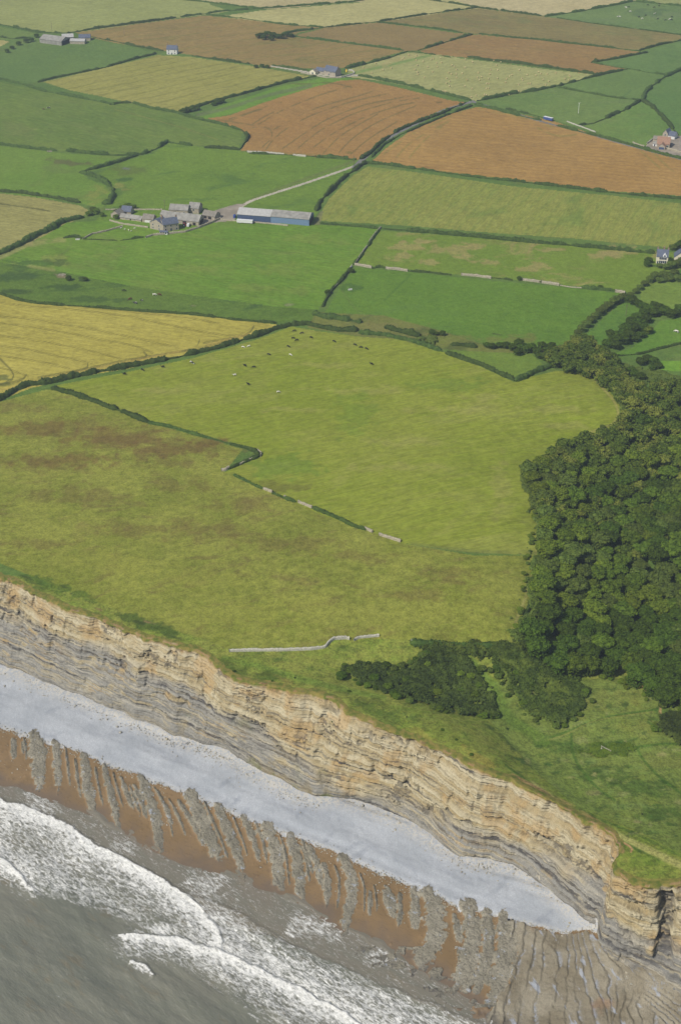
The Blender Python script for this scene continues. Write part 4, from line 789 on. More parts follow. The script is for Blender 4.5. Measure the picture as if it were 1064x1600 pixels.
def crown_mesh(name, seed, mat, R=5.0, Hh=4.2, nl=22, ncard=2400, csize=.40, flat=.7):
    r = np.random.default_rng(seed); lob = []
    for i in range(nl):
        a = i * 2.399 + r.uniform(-.4, .4); q = math.sqrt((i + .5) / nl) * .72; zz = (1 - q * q) * .42 + r.uniform(-.12, .14)
        lob.append((math.cos(a) * q * R, math.sin(a) * q * R, zz * Hh + .1 * Hh, R * r.uniform(.26, .42)))
    lob = np.array(lob); PP = []; NN = []
    per = ncard // nl
    for (x, y, z, rad) in lob:
        d = r.normal(0, 1, (per, 3)); d[:, 2] = np.abs(d[:, 2]) * .9 + d[:, 2] * .25; d /= np.linalg.norm(d, axis=1)[:, None]
        P_ = np.array([x, y, z]) + d * rad * np.array([1, 1, flat]) * r.uniform(.82, 1.08, (per, 1)); PP.append(P_); NN.append(d)
    PP = np.concatenate(PP); NN = np.concatenate(NN)
    keep = np.ones(len(PP), bool)
    for (x, y, z, rad) in lob:
        keep &= ((PP[:, 0] - x) ** 2 + (PP[:, 1] - y) ** 2 + ((PP[:, 2] - z) / flat) ** 2) > (rad * .74) ** 2
    PP, NN = PP[keep], NN[keep]
    # skirt down the sides
    k = ncard // 5; a = r.uniform(0, 6.28, k); rr = R * (.78 + .12 * np.sin(a * 3 + seed) + r.uniform(-.1, .06, k)); zz = r.uniform(-.35, .35, k) * Hh
    PP = np.concatenate([PP, np.stack([np.cos(a) * rr, np.sin(a) * rr, zz], 1)]); NN = np.concatenate([NN, np.stack([np.cos(a), np.sin(a), .3 + 0 * a], 1)])
    V, Fc = cards(PP, NN, csize)
    # leafy mass inside the lobes so that the crown is not hollow
    vs = [V]; fs = []; n0 = len(V)
    for (x, y, z, rad) in lob:
        w_ = IV * rad * .80 * (1 + .22 * (r.random((len(IV), 1)) - .5)) * np.array([1, 1, flat]) + np.array([x, y, z]); vs.append(w_); fs.append(IF + n0); n0 += len(IV)
    V = np.concatenate(vs); me = bpy.data.meshes.new(name)
    tri = np.concatenate(fs); nq = len(Fc)
    li = np.concatenate([Fc.ravel(), tri.ravel()]).astype(np.int32); st = np.concatenate([np.arange(nq) * 4, nq * 4 + np.arange(len(tri)) * 3]).astype(np.int32); tt = np.concatenate([np.full(nq, 4), np.full(len(tri), 3)]).astype(np.int32)
    me.vertices.add(len(V)); me.vertices.foreach_set('co', V.astype(np.float32).ravel()); me.loops.add(len(li)); me.loops.foreach_set('vertex_index', li)
    me.polygons.add(len(st)); me.polygons.foreach_set('loop_start', st); me.polygons.foreach_set('loop_total', tt); me.update(calc_edges=True); me.materials.append(mat)
    return me
def trunk_mesh(hh, r0, seed):
    r = random.Random(seed); m = MB(); top = (r.uniform(-.3, .3), r.uniform(-.3, .3), hh); m.tube((0, 0, -.6), top, r0, r0 * .6, 8)
    for i in range(5):
        a = i * 1.26 + r.uniform(-.3, .3); q = r.uniform(1.6, 2.8); m.tube((top[0] * .8, top[1] * .8, hh * r.uniform(.65, .95)), (math.cos(a) * q, math.sin(a) * q, hh + r.uniform(.8, 2.2)), r0 * .45, r0 * .15, 6)
    return m
PROTO = {}
def tree_proto(kind, seed):
    mat = {'dark': L_dark, 'mid': L_mid, 'yellow': L_yel, 'olive': L_olive}[kind]
    t_ = empty('tree', (0, -5000, 0)); cm = link('crown', crown_mesh('crown', seed, mat, 5.0, 4.4 + (seed % 3) * .7), t_); cm.location = (0, 0, 4.0)
    trunk_mesh(4.2, .32, seed).build('trunk', M_bark, t_); return t_
for kd in ('dark', 'mid', 'yellow', 'olive'): PROTO[kd] = [tree_proto(kd, 10 * len(kd) + i) for i in range(3)]
USED = set()
def put_tree(x, y, r, kind, label, group, name='tree', zs=1.0, z=None):
    p = random.choice(PROTO[kind]); o = copy_tree(p); o.name = name; s = r / 5.0
    o.location = (x, y, (float(land_z(x, y)) if z is None else z) - .1); o.scale = (s * random.uniform(.92, 1.08), s * random.uniform(.92, 1.08), s * zs); o.rotation_euler = (0, 0, random.uniform(0, 6.28))
    tag(o, label, 'tree' if name == 'tree' else 'bush', group); return o
WOOD = [(852,558),(880,542),(915,522),(935,545),(955,552),(962,575),(985,598),(1010,606),(1040,606),(1064,596),(1300,570),(1300,1190),(1064,1100),(1046,1092),(1016,1076),(985,1050),(930,1050),(880,1044),(850,1028),(818,1006),(836,960),(840,900),(850,850),(848,790),(836,760),(824,737),(870,704),(920,680),(966,664),(980,640),(958,612),(928,588),(880,576)]
TL = {'dark': ('dark green leafy crown packed in the valley wood', 'dark green trees of the valley wood'), 'mid': ('mid green leafy crown in the valley wood', 'mid green trees of the valley wood'),
      'yellow': ('yellow green crown standing out in the valley wood', 'yellow green trees of the valley wood'), 'olive': ('dull olive crown in the valley wood', 'olive trees of the valley wood')}
acc = []
def radius_at(py): return float(np.interp(py, [540, 620, 700, 850, 1080], [2.6, 3.2, 3.8, 4.2, 4.6]))
rr_ = random.Random(11); cand = 0; grid = {}
for _ in range(36000):
    x = rr_.uniform(90, 330); y = rr_.uniform(440, 900)
    px0, py0 = proj(x, y, -10.0)
    if px0 > 1230 or py0 < 500 or py0 > 1150: continue
    r = radius_at(float(py0)) * rr_.uniform(.78, 1.22)
    gx_, gy_ = int(x // 12), int(y // 12); ok = True
    for i in (-1, 0, 1):
        for j in (-1, 0, 1):
            for (a, b, c) in grid.get((gx_ + i, gy_ + j), ()):
                if (a - x) ** 2 + (b - y) ** 2 < ((r + c) * .80) ** 2: ok = False; break
    if not ok: continue
    z = float(land_z(x, y)); qx_, qy_ = proj(x, y, z + r * .75)
    if not inpoly(np.array([qx_]), np.array([qy_]), WOOD)[0]: continue
    grid.setdefault((gx_, gy_), []).append((x, y, r)); acc.append((x, y, z, r, float(qx_), float(qy_)))
vis = 0; far_crowns = []
off_ = [q for q in acc if q[4] >= 1078]; acc = [q for q in acc if q[4] < 1078]; acc.sort(key=lambda q: -q[3] * 1000 / q[1])
MERGE = crown_mesh('crown', 99, L_mid, 5.0, 4.8, 15, 900, .6); MV = np.array([v.co[:] for v in MERGE.vertices])
for i_, (x, y, z, r, qx_, qy_) in enumerate(acc):
    if i_ >= 176: far_crowns.append((x, y, z, r)); continue
    n_ = float(fbm(x / 40, y / 40, 301, 3)); edge_ = qx_ < 900 and qy_ < 960; u = rr_.random() * .6 + n_
    kind = 'dark' if u > .92 else 'mid' if u > .66 else ('yellow' if u < .52 and qy_ < 980 else 'olive')
    if edge_ and rr_.random() < .7: kind = 'yellow' if qy_ > 690 and rr_.random() < .65 else 'olive'
    if qy_ > 960 and rr_.random() < .7: kind = 'dark'
    put_tree(x, y, r * 1.34, kind, *TL[kind], zs=rr_.uniform(.78, 1.05), z=z)
far_crowns += [q[:4] for q in off_]
if far_crowns:
    VV = []; LI = []; ST = []; TT = []; nb = 0; lb_ = 0
    l0 = np.array([l.vertex_index for l in MERGE.loops]); s0 = np.array([p.loop_start for p in MERGE.polygons]); t0 = np.array([p.loop_total for p in MERGE.polygons])
    for (x, y, z, r) in far_crowns:
        a = rr_.uniform(0, 6.28); s_ = r * 1.36 / 5; c_, n_ = math.cos(a), math.sin(a); VV.append(np.stack([(MV[:, 0] * c_ - MV[:, 1] * n_) * s_ + x, (MV[:, 0] * n_ + MV[:, 1] * c_) * s_ + y, (MV[:, 2] + 3.6) * s_ * rr_.uniform(.9, 1.2) + z], 1))
        LI.append(l0 + nb); ST.append(s0 + lb_); TT.append(t0); nb += len(MV); lb_ += len(l0)
    me = bpy.data.meshes.new('wood'); V = np.concatenate(VV); me.vertices.add(len(V)); me.vertices.foreach_set('co', V.astype(np.float32).ravel()); LI = np.concatenate(LI).astype(np.int32); me.loops.add(len(LI)); me.loops.foreach_set('vertex_index', LI)
    ST = np.concatenate(ST).astype(np.int32); me.polygons.add(len(ST)); me.polygons.foreach_set('loop_start', ST); me.polygons.foreach_set('loop_total', np.concatenate(TT).astype(np.int32)); me.update(calc_edges=True); me.materials.append(leaf_mat('wood leaves', A(74,92,34), A(100,116,38), A(132,142,54), A(136,140,58)))
    tag(link('far_woodland', me), 'massed smaller crowns of the upper valley wood', kind='stuff')
bpy.data.meshes.remove(MERGE)
def trees_px(lst, kind, label, group, name='tree'):
    for q in lst:
        px_, py_, r = q[:3]; X, Y, Z = ground(np.array([px_]), np.array([py_ + r * .9]), it=9); put_tree(float(X[0]), float(Y[0]), r, q[3] if len(q) > 3 else kind, label, group, name, random.uniform(.7, .95), float(Z[0]))
trees_px([(948,538,4),(958,532,4.5),(966,525,4.6),(960,541,4),(972,533,4.6),(980,525,4.8),(975,517,4.6),(988,516,4.6),(985,506,4.5),(996,508,4.6),(1003,514,4.2),(1008,500,4.2),(994,497,4.2),(1012,518,3.2,'yellow'),(953,524,3.4),(1000,524,3.6),(990,530,3.4),(1004,492,3.8)], 'dark', 'dark tree in the round clump standing alone in the curving meadow', 'trees of the meadow clump')
trees_px([(896,530,3),(902,522,3.2),(908,515,3.2),(915,508,3.3),(922,501,3.3),(929,495,3.3),(936,489,3.4),(943,483,3.4),(950,478,3.6),(957,473,3.6),(964,470,3.6),(972,466,3.4)], 'olive', 'rounded hedgerow tree on the slanting hedge left of the narrow field', 'trees of the slanting hedgerow')
trees_px([(980,468,3.4),(988,472,3.6),(997,476,3.6),(1005,480,3.8),(1013,484,4),(1020,490,4.2),(1028,482,4.4),(1037,488,4.2),(1047,492,4.2),(1056,490,4),(1022,478,3.6),(1062,484,4.4)], 'dark', 'dark hedgerow tree between the narrow field and the right edge', 'trees of the right hand hedgerow')
trees_px([(984,462,2.6),(992,456,2.8),(999,450,2.8),(1006,444,3),(1014,438,3.2),(1022,434,3.6),(1030,438,3.4),(1036,430,3.8),(1044,436,3.8),(1052,428,3.6),(1058,436,3.6)], 'olive', 'bushy tree on the hedge climbing to the cream house', 'trees below the cream house')
trees_px([(1012,408,3.2,'dark'),(1010,414,2.8,'dark'),(1030,416,2.6),(1040,418,3),(1047,416,3.8),(1056,414,4),(1064,412,4),(1056,386,3,'dark'),(1064,384,4,'dark'),(1050,388,3)], 'olive', 'garden tree close round the cream house', 'garden trees of the cream house')
trees_px([(760,540,2.6),(768,542,2.8),(780,540,2.8),(790,541,3),(800,544,3.2),(810,537,3.6),(814,545,3.4),(822,548,3.2),(830,544,3.4),(838,549,3.4),(846,543,3.4),(854,546,3.4),(862,551,3.4),(842,557,3),(808,552,3),(852,560,3.2),(861,541,3.2)], 'dark', 'low dark tree in the thicket above the triangular paddock', 'trees of the thicket above the paddock')
trees_px([(1000,566,3.4),(1010,562,3.6),(1020,566,3.6),(1028,572,3),(1018,576,2.6),(990,586,3),(1000,590,3.2),(985,580,2.8)], 'dark', 'dark bush on the rough slope above the wood', 'bushes on the rough slope', 'bush')
trees_px([(675,520,2.6),(682,522,2),(691,522,2.4)], 'dark', 'lone dark bush on the rough ground above the pasture', 'lone bushes above the pasture', 'bush')
trees_px([(811,436,2.2)], 'dark', 'round dark bush growing out of the broken stone wall', None, 'bush')
trees_px([(844,440,1.5)], 'dark', 'smaller round bush further along the broken stone wall', None, 'bush')
trees_px([(937,449,2.2)], 'dark', 'bush near the right end of the broken stone wall', None, 'bush')
trees_px([(512,458,2.4),(550,424,2)], 'dark', 'dark bush beside the wall running down between the meadows', 'bushes beside the meadow wall', 'bush')
trees_px([(404,56,4),(411,55,4.6),(419,54,4.8),(427,55,4.6),(435,56,4.4),(441,57,4),(448,54,3.6),(455,55,3.4),(412,59,3.6),(424,60,3.6)], 'dark', 'dark tree in the little copse in the russet field', 'trees of the field copse')
trees_px([(287,174,3.2),(294,172,3.4),(301,171,3.2),(309,170,2.6),(340,160,3.2),(347,158,3.2),(334,163,2.6)], 'dark', 'dark bush in the thick hedge below the olive gold field', 'bushes in the hedge below the olive gold field', 'bush')
trees_px([(192,325,3),(200,322,3.4),(183,331,2.8),(210,324,2.4),(182,340,2.6),(152,332,3),(146,328,3),(160,336,2.4),(140,334,3)], 'mid', 'garden bush among the walls left of the farmhouse', 'garden bushes left of the farmhouse', 'bush')
trees_px([(400,104,2.6),(410,103,2.8),(418,104,2.6)], 'dark', 'dark bush at the left end of the pale lane', 'bushes by the pale lane', 'bush')
trees_px([(30,68,3),(42,64,3.2),(50,62,3.2),(20,74,3),(12,80,2.6),(58,56,3)], 'dark', 'dark bush left of the long grey sheds', 'bushes left of the grey sheds', 'bush')
trees_px([(108,436,2.4),(134,437,2.2)], 'dark', 'scrubby bush on the dark rushy strip', 'bushes on the rushy strip', 'bush')
trees_px([(533,1058,2.6,'dark'),(545,1050,2),(585,1062,2.4,'dark'),(606,1075,2.2)], 'mid', 'single bush at the edge of the bramble scrub', 'bushes at the edge of the scrub', 'bush')
# ---------------------------------------------------------------- hedges
HN = [0]
def hedge(pts, wd, ht, label, name='hedge', mat=None, cardn=None, group=None):
    wd *= .74; ht *= .8
    pxs = np.array(pts, float); far = pxs[:, 1].mean()
    P_ = gpts(pts, 1.6 if far > 250 else 1.2); st = 1.0 if far > 480 else 1.5 if far > 200 else 2.2
    P_ = rs(P_, st, 3) if len(P_) > 6 else rs(P_, st); n = len(P_)
    if n < 3: return
    HN[0] += 1; sd = HN[0] * 13
    T = np.gradient(P_[:, :2], axis=0); T /= np.linalg.norm(T, axis=1)[:, None] + 1e-9; Nn = np.stack([-T[:, 1], T[:, 0]], 1); s = np.arange(n) * st
    ang = np.linspace(-.12, math.pi + .12, 9); ca_ = np.cos(ang); sa_ = np.sin(ang)
    big = .55 + .9 * fbm(s / 6, 0 * s + sd, sd, 3); gap = np.clip(sstep(.26, .34, fbm(s / 16, 0 * s, sd + 3, 2)), .35, 1); big = big * gap
    end = np.minimum(1, np.minimum(np.arange(n) + .3, n - .7 - np.arange(n)) / 2.0); big = big * (.45 + .55 * end)
    rad = 1 + (rng.random((n, 9)) - .5) * .5
    X = P_[:, None, 0] + Nn[:, None, 0] * ca_ * wd / 2 * rad * big[:, None]; Y = P_[:, None, 1] + Nn[:, None, 1] * ca_ * wd / 2 * rad * big[:, None]
    wob_ = (fbm(s / 9, 0 * s, sd + 7, 2) - .5) * wd * .35; X += Nn[:, None, 0] * wob_[:, None]; Y += Nn[:, None, 1] * wob_[:, None]
    Z = P_[:, None, 2] + np.maximum(-.3, (sa_ ** .8 if False else sa_)) * ht * rad * big[:, None] * (.85 + .3 * rng.random((n, 1)))
    V = np.stack([X, Y, Z], -1).reshape(-1, 3); i = np.arange(n - 1)[:, None] * 9 + np.arange(8)[None]; Fh = np.stack([i, i + 1, i + 10, i + 9], -1).reshape(-1, 4)
    if far > 230:
        nc = int(n * st * (cardn or (5 if far > 480 else 2.5))); k = rng.integers(0, n, nc); a = rng.uniform(.1, 3.04, nc); q = rng.uniform(.85, 1.15, nc) * big[k]
        PX_ = P_[k, 0] + Nn[k, 0] * (np.cos(a) * wd / 2 * q + wob_[k]) + rng.normal(0, .25, nc); PY_ = P_[k, 1] + Nn[k, 1] * (np.cos(a) * wd / 2 * q + wob_[k]) + rng.normal(0, .25, nc); PZ_ = P_[k, 2] + np.sin(a) * ht * q
        V2, F2 = cards(np.stack([PX_, PY_, PZ_], 1), np.stack([Nn[k, 0] * np.cos(a), Nn[k, 1] * np.cos(a), np.sin(a)], 1), .38 if far > 480 else .55)
        Fh = np.concatenate([Fh, F2 + len(V)]); V = np.concatenate([V, V2])
    c0 = V[:9 * n].mean(0); c0[2] = P_[:, 2].min()
    tag(link(name, npmesh(name, V - c0, Fh, mat or L_hedge), None, tuple(c0)), label, 'hedge', group)
Hd = [
 ([(-20,36),(0,38),(60,51),(105,52)],4,3,'dark hedge along the lower left of the top left pale field'), ([(105,52),(150,45),(180,41),(275,28)],4,2.8,'hedge between the top left pale field and the large russet field'),
 ([(282,27),(320,22),(345,18),(400,14),(430,12),(550,3),(570,0)],3,2.4,'long thin hedge under the tan stubble on the top edge'), ([(265,-2),(310,2),(360,8),(410,14)],3,2.2,'short hedge slanting from the top edge into the long thin hedge'),
 ([(322,23),(380,29),(440,38),(508,43)],3,2.2,'hedge under the pale straw coloured field, left half'), ([(508,43),(590,34),(650,25),(704,17),(746,12)],3,2.4,'hedge under the pale straw coloured field, right half'),
 ([(640,-4),(700,4),(746,12),(800,19),(846,25)],3,2.4,'hedge under the tan stubble field right of centre'), ([(850,26),(900,19),(960,8),(988,2)],4.5,3,'thick hedge left of the far cattle pasture'), ([(988,2),(1030,6),(1080,11)],3.5,2.6,'hedge above the far cattle pasture at the top right corner'),
 ([(870,28),(920,36),(990,45),(1080,57)],2,1.4,'thin low hedge under the far cattle pasture'), ([(588,35),(640,40),(704,48),(722,52)],2.6,2,'hedge above the small russet field'), ([(748,53),(800,59),(840,62),(880,67),(920,71),(1000,80)],2.8,2.2,'hedge of little bushes between two russet fields right of centre'),
 ([(652,79),(690,68),(716,60),(738,54)],4.2,3,'thick dark hedge curving up between two russet fields'), ([(456,56),(500,62),(552,69),(630,79)],3.4,2.6,'dark hedge under the small russet field'), ([(440,54),(462,49),(480,47),(506,43)],3.5,2.6,'hedge running right from the field copse'),
 ([(540,107),(575,99),(610,90),(637,80)],5,3.4,'thick dark hedge left of the bale field'), ([(637,80),(660,83),(680,86)],3.4,2.4,'short hedge above the top corner of the bale field'), ([(686,87),(704,90)],3,2.2,'detached bit of hedge above the bale field'),
 ([(730,89),(760,94),(800,98),(860,106),(900,112),(930,116)],4.2,2.8,'thick hedge between the bale field and the russet crop'), ([(922,98),(950,94),(980,88),(1012,82)],4.2,3,'thick dark hedge stub poking into the russet crops'), ([(998,79),(1030,70),(1080,60)],3.6,2.6,'hedge rising to the right edge above the green field'),
 ([(925,98),(960,105),(985,108),(1010,113),(1040,117)],3,2.4,'hedge under the green field that pokes left'), ([(870,135),(900,127),(930,119),(980,108)],4.2,3,'dark hedge right of the bale field, upper half'), ([(745,158),(800,147),(835,142),(868,135)],4.4,3.2,'dark hedge along the lower right of the bale field'),
 ([(1120,92),(1064,109),(1040,119),(1018,134),(1006,147),(1003,157)],6,3.4,'thick curved hedge left of the far right green field, upper bend'), ([(1003,157),(1020,168),(1035,183),(1048,198),(1058,212)],6,3.2,'thick curved hedge running down to the red roofed farm'),
 ([(868,136),(905,143),(960,153),(1003,157)],2.8,2.2,'thin hedge between two green fields on the right'), ([(903,196),(925,194),(950,183),(975,172),(1000,157)],5.5,3.2,'thick hedge bending round the paddock of the red roofed farm'),
 ([(560,118),(600,126),(640,134),(690,146),(735,157)],4.5,3,'dark hedge between the bale field and the tramline field'), ([(60,129),(90,121),(160,107),(205,94),(245,84)],3.6,2.6,'hedge between green field and the olive gold field'), ([(-20,121),(0,124),(40,133),(70,143),(105,149),(160,160),(180,164)],3.6,2.8,'hedge along the lower left of the olive gold field'),
 ([(172,164),(190,161),(206,161)],4,3,'short dark hedge bulge below the olive gold field'), ([(208,161),(235,169),(275,176),(300,184),(345,194),(378,204)],3.6,2.8,'hedge between mown green field and grass strip'), ([(280,175),(300,170),(330,160),(380,147),(420,136),(450,128),(496,119)],4.4,3.2,'thick bushy hedge right of the olive gold field'),
 ([(378,204),(388,212),(384,222),(374,234)],5,3.2,'dark hedge bend at the left tip of the tramline field'), ([(-20,224),(0,226),(40,231),(90,236)],3.6,2.8,'hedge under the mown green field at the left edge'), ([(104,236),(140,240),(180,243),(220,242)],4,3,'hedge under the mown green field, right half'),
 ([(220,242),(235,237),(247,232),(262,222),(280,225),(300,228)],4.4,3.4,'dark hedge rising over the corner of the broad pasture'), ([(320,231),(345,232),(374,234)],3.6,2.8,'short hedge left of the tramline field corner'), ([(390,240),(440,242),(492,245)],3,2,'low hedge beside the white wall under the tramline field'), ([(494,246),(520,247),(556,250)],4.2,3,'dark hedge end where the lane meets the tramline field'),
 ([(125,270),(140,273),(155,279),(168,286),(177,295),(178,306),(172,318),(160,318)],6.5,3.6,'thick winding hedge above the farmyard'), ([(125,270),(145,264),(170,258),(195,250),(215,243)],6,3.4,'thick hedge slanting right above the winding hedge'), ([(0,299),(20,301),(40,302),(60,306),(95,311),(126,317)],3.8,2.8,'hedge above the tan field on the left edge'),
 ([(-20,403),(0,397),(25,386),(50,373),(75,360),(100,347),(132,340)],7,4.2,'very thick dark hedge below the tan field on the left edge'), ([(100,372),(115,370),(135,374)],3,2.2,'short garden hedge left of the small paddock'), ([(137,374),(160,375),(182,376)],2.6,2,'left piece of the low hedge under the paddock'), ([(188,376),(205,374),(224,371)],2.6,2,'right piece of the low hedge under the paddock'),
 ([(563,249),(580,238),(600,219),(622,204),(650,192),(690,177),(728,160)],5,3,'dark hedge along the upper side of the farm lane'), ([(580,246),(600,226),(625,211),(655,198),(695,181),(738,165)],3.6,2.4,'hedge along the lower side of the farm lane'),
 ([(494,330),(500,316),(515,300),(530,285),(545,272),(560,262),(572,254)],5,3.4,'thick bushy hedge slanting up from the blue shed'), ([(572,255),(600,257),(640,263),(680,268),(720,274),(760,279),(800,283)],4.2,2.8,'bushy hedge under the ginger crop, left half'), ([(800,283),(860,290),(920,297),(980,304),(1080,312)],4.2,2.8,'bushy hedge under the ginger crop, right half'),
 ([(740,163),(780,173),(810,181),(845,188)],4.8,3,'dark hedge above the ginger crop, left part'), ([(868,196),(910,207),(950,217),(1000,231),(1030,240),(1080,252)],4.2,2.6,'dark hedge above the ginger crop, right part'), ([(790,170),(840,182),(856,187)],3.6,2.4,'hedge along the green field beside the blue trailer'),
 ([(500,350),(530,352),(570,355),(592,358)],3,2.2,'low hedge right of the blue shed'), ([(598,358),(650,362),(720,368),(800,376),(880,383),(960,390),(1022,396)],4.2,3,'long dark hedge under the yellow green hay field'), ([(432,344),(450,346),(472,348)],3,2,'clipped hedge in front of the light blue shed'),
 ([(592,360),(582,374),(572,390),(562,403),(552,414)],3,2,'hedge along the wall between the meadows, upper part'), ([(548,420),(535,436),(522,450),(512,464),(504,480)],3.4,2.2,'hedge along the wall between the meadows, lower part'), ([(582,420),(592,417),(600,419)],2.6,2,'short dark hedge in the broken stone wall'), ([(640,424),(670,426),(704,430)],2.6,1.6,'low hedge continuing the broken stone wall'),
 ([(768,434),(785,436),(800,438)],3,2,'low dark hedge in the middle of the broken stone wall'), ([(908,450),(930,452),(960,455)],3,2.4,'low hedge by the right end of the broken stone wall'), ([(-20,455),(0,459),(30,469),(60,474),(140,480),(220,486),(300,491),(370,500),(432,505)],3.2,1.8,'long low hedge along the top of the yellow barley'),
 ([(-30,640),(0,625),(22,611),(45,602),(75,598),(110,590),(160,580),(220,570),(280,558),(340,544),(390,528),(430,515),(455,508)],5.5,3.2,'long thick hedge along the bottom of the yellow barley'), ([(455,508),(480,506),(500,512),(530,516),(560,516)],6,3.2,'thick scrubby hedge at the top of the large pasture'),
 ([(560,520),(600,524),(640,532),(665,540),(690,550)],5,2.8,'scrubby hedge curving along the top right of the large pasture'), ([(697,552),(725,562),(755,572),(785,586),(802,594)],4.4,2.8,'hedge between the large pasture and the triangular paddock'), ([(803,596),(820,589),(840,580),(862,572)],5,3,'thick hedge rising right from the pointed corner of the paddock'),
 ([(490,490),(510,496),(540,500),(565,504)],6,3.2,'patch of dark scrub below the meadow wall'), ([(600,512),(625,518),(655,526)],6,3.4,'dark scrub thicket above the middle of the pasture'), ([(704,539),(725,540),(745,543)],4,2.4,'low hedge left of the thicket above the paddock'),
 ([(82,606),(110,614),(140,624),(170,635),(200,646),(232,660)],5.5,2.2,'broad flattened hedge between heath and large pasture'), ([(232,661),(270,668),(310,680),(340,688),(360,694)],2.8,1.6,'thin part of the hedge above the zigzag wall'),
 ([(360,694),(380,699),(400,706),(405,713),(392,718),(372,727),(356,733)],3,1.8,'overgrown bank at the zigzag of the pasture boundary'), ([(365,742),(390,754),(412,764)],2.6,1.4,'hedge piece just below the zigzag of the boundary'), ([(425,770),(445,778),(462,785)],2.6,1.4,'hedge piece between two stretches of the boundary wall'),
 ([(488,794),(510,802),(530,811),(552,822),(572,828)],3,1.8,'longest hedge piece along the boundary wall to the right'), ([(1040,436),(1050,433),(1064,434)],4,3,'hedge under the garden on the right edge'), ([(1008,412),(1020,416),(1036,418)],4,2.4,'garden hedge left of the cream house'),
 ([(945,556),(970,556),(1000,553),(1030,545),(1080,533)],2.4,1.4,'thin fence like hedge under the curving meadow'), ([(640,1004),(665,1006),(700,1009),(740,1009),(775,1008)],6,3,'dark hedge bank along the bottom of the heath pasture'), ([(300,87),(345,94),(390,100)],4.5,2.8,'hedge above the olive gold field right of the white house'),
 ([(140,57),(180,65),(215,73),(255,80)],4.2,2.8,'dark hedge between the grey sheds and the white house'), ([(425,102),(450,106),(480,110)],3.6,2.6,'hedge above the pale lane by the slate roofed cottage'), ([(0,58),(20,61),(50,59)],3,2.4,'hedge above the tan scrap at the left edge'), ([(845,848),(838,905),(826,950),(806,988)],2.5,1.6,'rough fence line of low growth down the edge of the wood'),
]
for pts, wd, ht, lb in Hd: hedge(pts, wd, ht, lb)

# ---------------------------------------------------------------- low scrub that covers slopes
def scrub(poly, hmax, label, mat, dens=3.0, name='scrub', csz=.42):
    P_ = np.array(poly, float); gx_, gy_ = np.meshgrid(np.arange(P_[:, 0].min() - 16, P_[:, 0].max() + 16, 2.0), np.arange(P_[:, 1].min() - 10, P_[:, 1].max() + 10, 1.6))
    jx_ = (fbm(gx_ / 14, gy_ / 9, 401, 3) - .5) * 22; m = inpoly(gx_ + jx_, gy_ + jx_ * .5, poly)
    X, Y, Z = ground(gx_, gy_, it=9)
    k = m.astype(float)
    for _ in range(3): k = (k + np.roll(k, 1, 0) + np.roll(k, -1, 0) + np.roll(k, 1, 1) + np.roll(k, -1, 1)) / 5 * m
    kk = m.astype(float)
    for _ in range(10): kk = (kk + np.roll(kk, 1, 0) + np.roll(kk, -1, 0) + np.roll(kk, 1, 1) + np.roll(kk, -1, 1)) / 5
    m = (kk + (fbm(X / 4.5, Y / 4.5, 411, 4) - .5) * 1.7) > .5; k = m.astype(float)
    for _ in range(2): k = (k + np.roll(k, 1, 0) + np.roll(k, -1, 0) + np.roll(k, 1, 1) + np.roll(k, -1, 1)) / 5 * m
    lump = .68 * (.1 + 1.3 * fbm(X / 7, Y / 7, 402, 4) ** 1.3 + .6 * (1 - np.abs(vn(X / 3.2, Y / 3.2, 403) * 2 - 1))) * hmax * sstep(.25, .95, k)
    Zt = Z + lump - .35 * (1 - sstep(.2, .6, k)) + rng.random(Z.shape) * .35
    V = np.stack([X, Y, Zt], -1).reshape(-1, 3); i = facegrid(*X.shape)[m[:-1, :-1] & m[1:, 1:] & m[1:, :-1] & m[:-1, 1:]]
    u, inv = np.unique(i.ravel(), return_inverse=True); V1 = V[u]; F1 = inv.reshape(-1, 4)[:, ::-1]
    n = int(len(F1) * dens * .62); q = rng.integers(0, len(F1), n); w4 = rng.dirichlet((1, 1, 1, 1), n); Pc = (V1[F1[q]] * w4[..., None]).sum(1) + rng.normal(0, .15, (n, 3)) + [0, 0, .15]
    V2, F2 = cards(Pc, np.tile([0, 0, 1.0], (n, 1)), csz, .9)
    tag(link(name, npmesh(name, np.concatenate([V1, V2]), np.concatenate([F1, F2 + len(V1)]), mat)), label, kind='stuff')
scrub([(528,1046),(560,1036),(600,1044),(625,1058),(650,1030),(690,1020),(722,1018),(745,1050),(768,1080),(782,1115),(790,1124),(760,1120),(700,1110),(640,1095),(590,1080),(545,1062)], 2.2, 'dark bramble scrub in the hollow behind the cliff ridge', L_bramble, 2.2)
scrub([(640,1010),(700,1006),(775,1006),(830,1004),(850,1024),(800,1030),(760,1034),(720,1024),(680,1024)], 2.6, 'dark scrub bank under the corner of the heath pasture', L_scrub, 2.2)
scrub([(770,1024),(810,1012),(850,1020),(900,1045),(925,1080),(915,1100),(880,1138),(850,1130),(815,1110),(795,1070),(775,1045)], 2.0, 'dense olive scrub slope below the wood', L_scrub, 2.4)
scrub([(1020,1118),(1064,1112),(1140,1120),(1140,1200),(1064,1168),(1036,1150)], 2.2, 'dark scrub at the right edge of the valley floor', L_bramble, 2.2)
scrub([(828,760),(862,780),(872,830),(876,880),(866,940),(845,990),(815,1014),(796,1000),(818,950),(828,900),(836,840)], 2.0, 'low olive thicket along the edge of the wood', L_olive, 2.4)
scrub([(905,578),(940,600),(965,628),(972,645),(962,668),(1000,660),(1010,620),(985,590),(945,565)], 2.0, 'olive thicket between the pasture and the upper wood', L_olive, 2.2)
scrub([(808,728),(850,715),(866,790),(860,840),(838,815),(820,770)], 2.0, 'grey green thicket at the notch of the pasture', L_olive, 2.2)
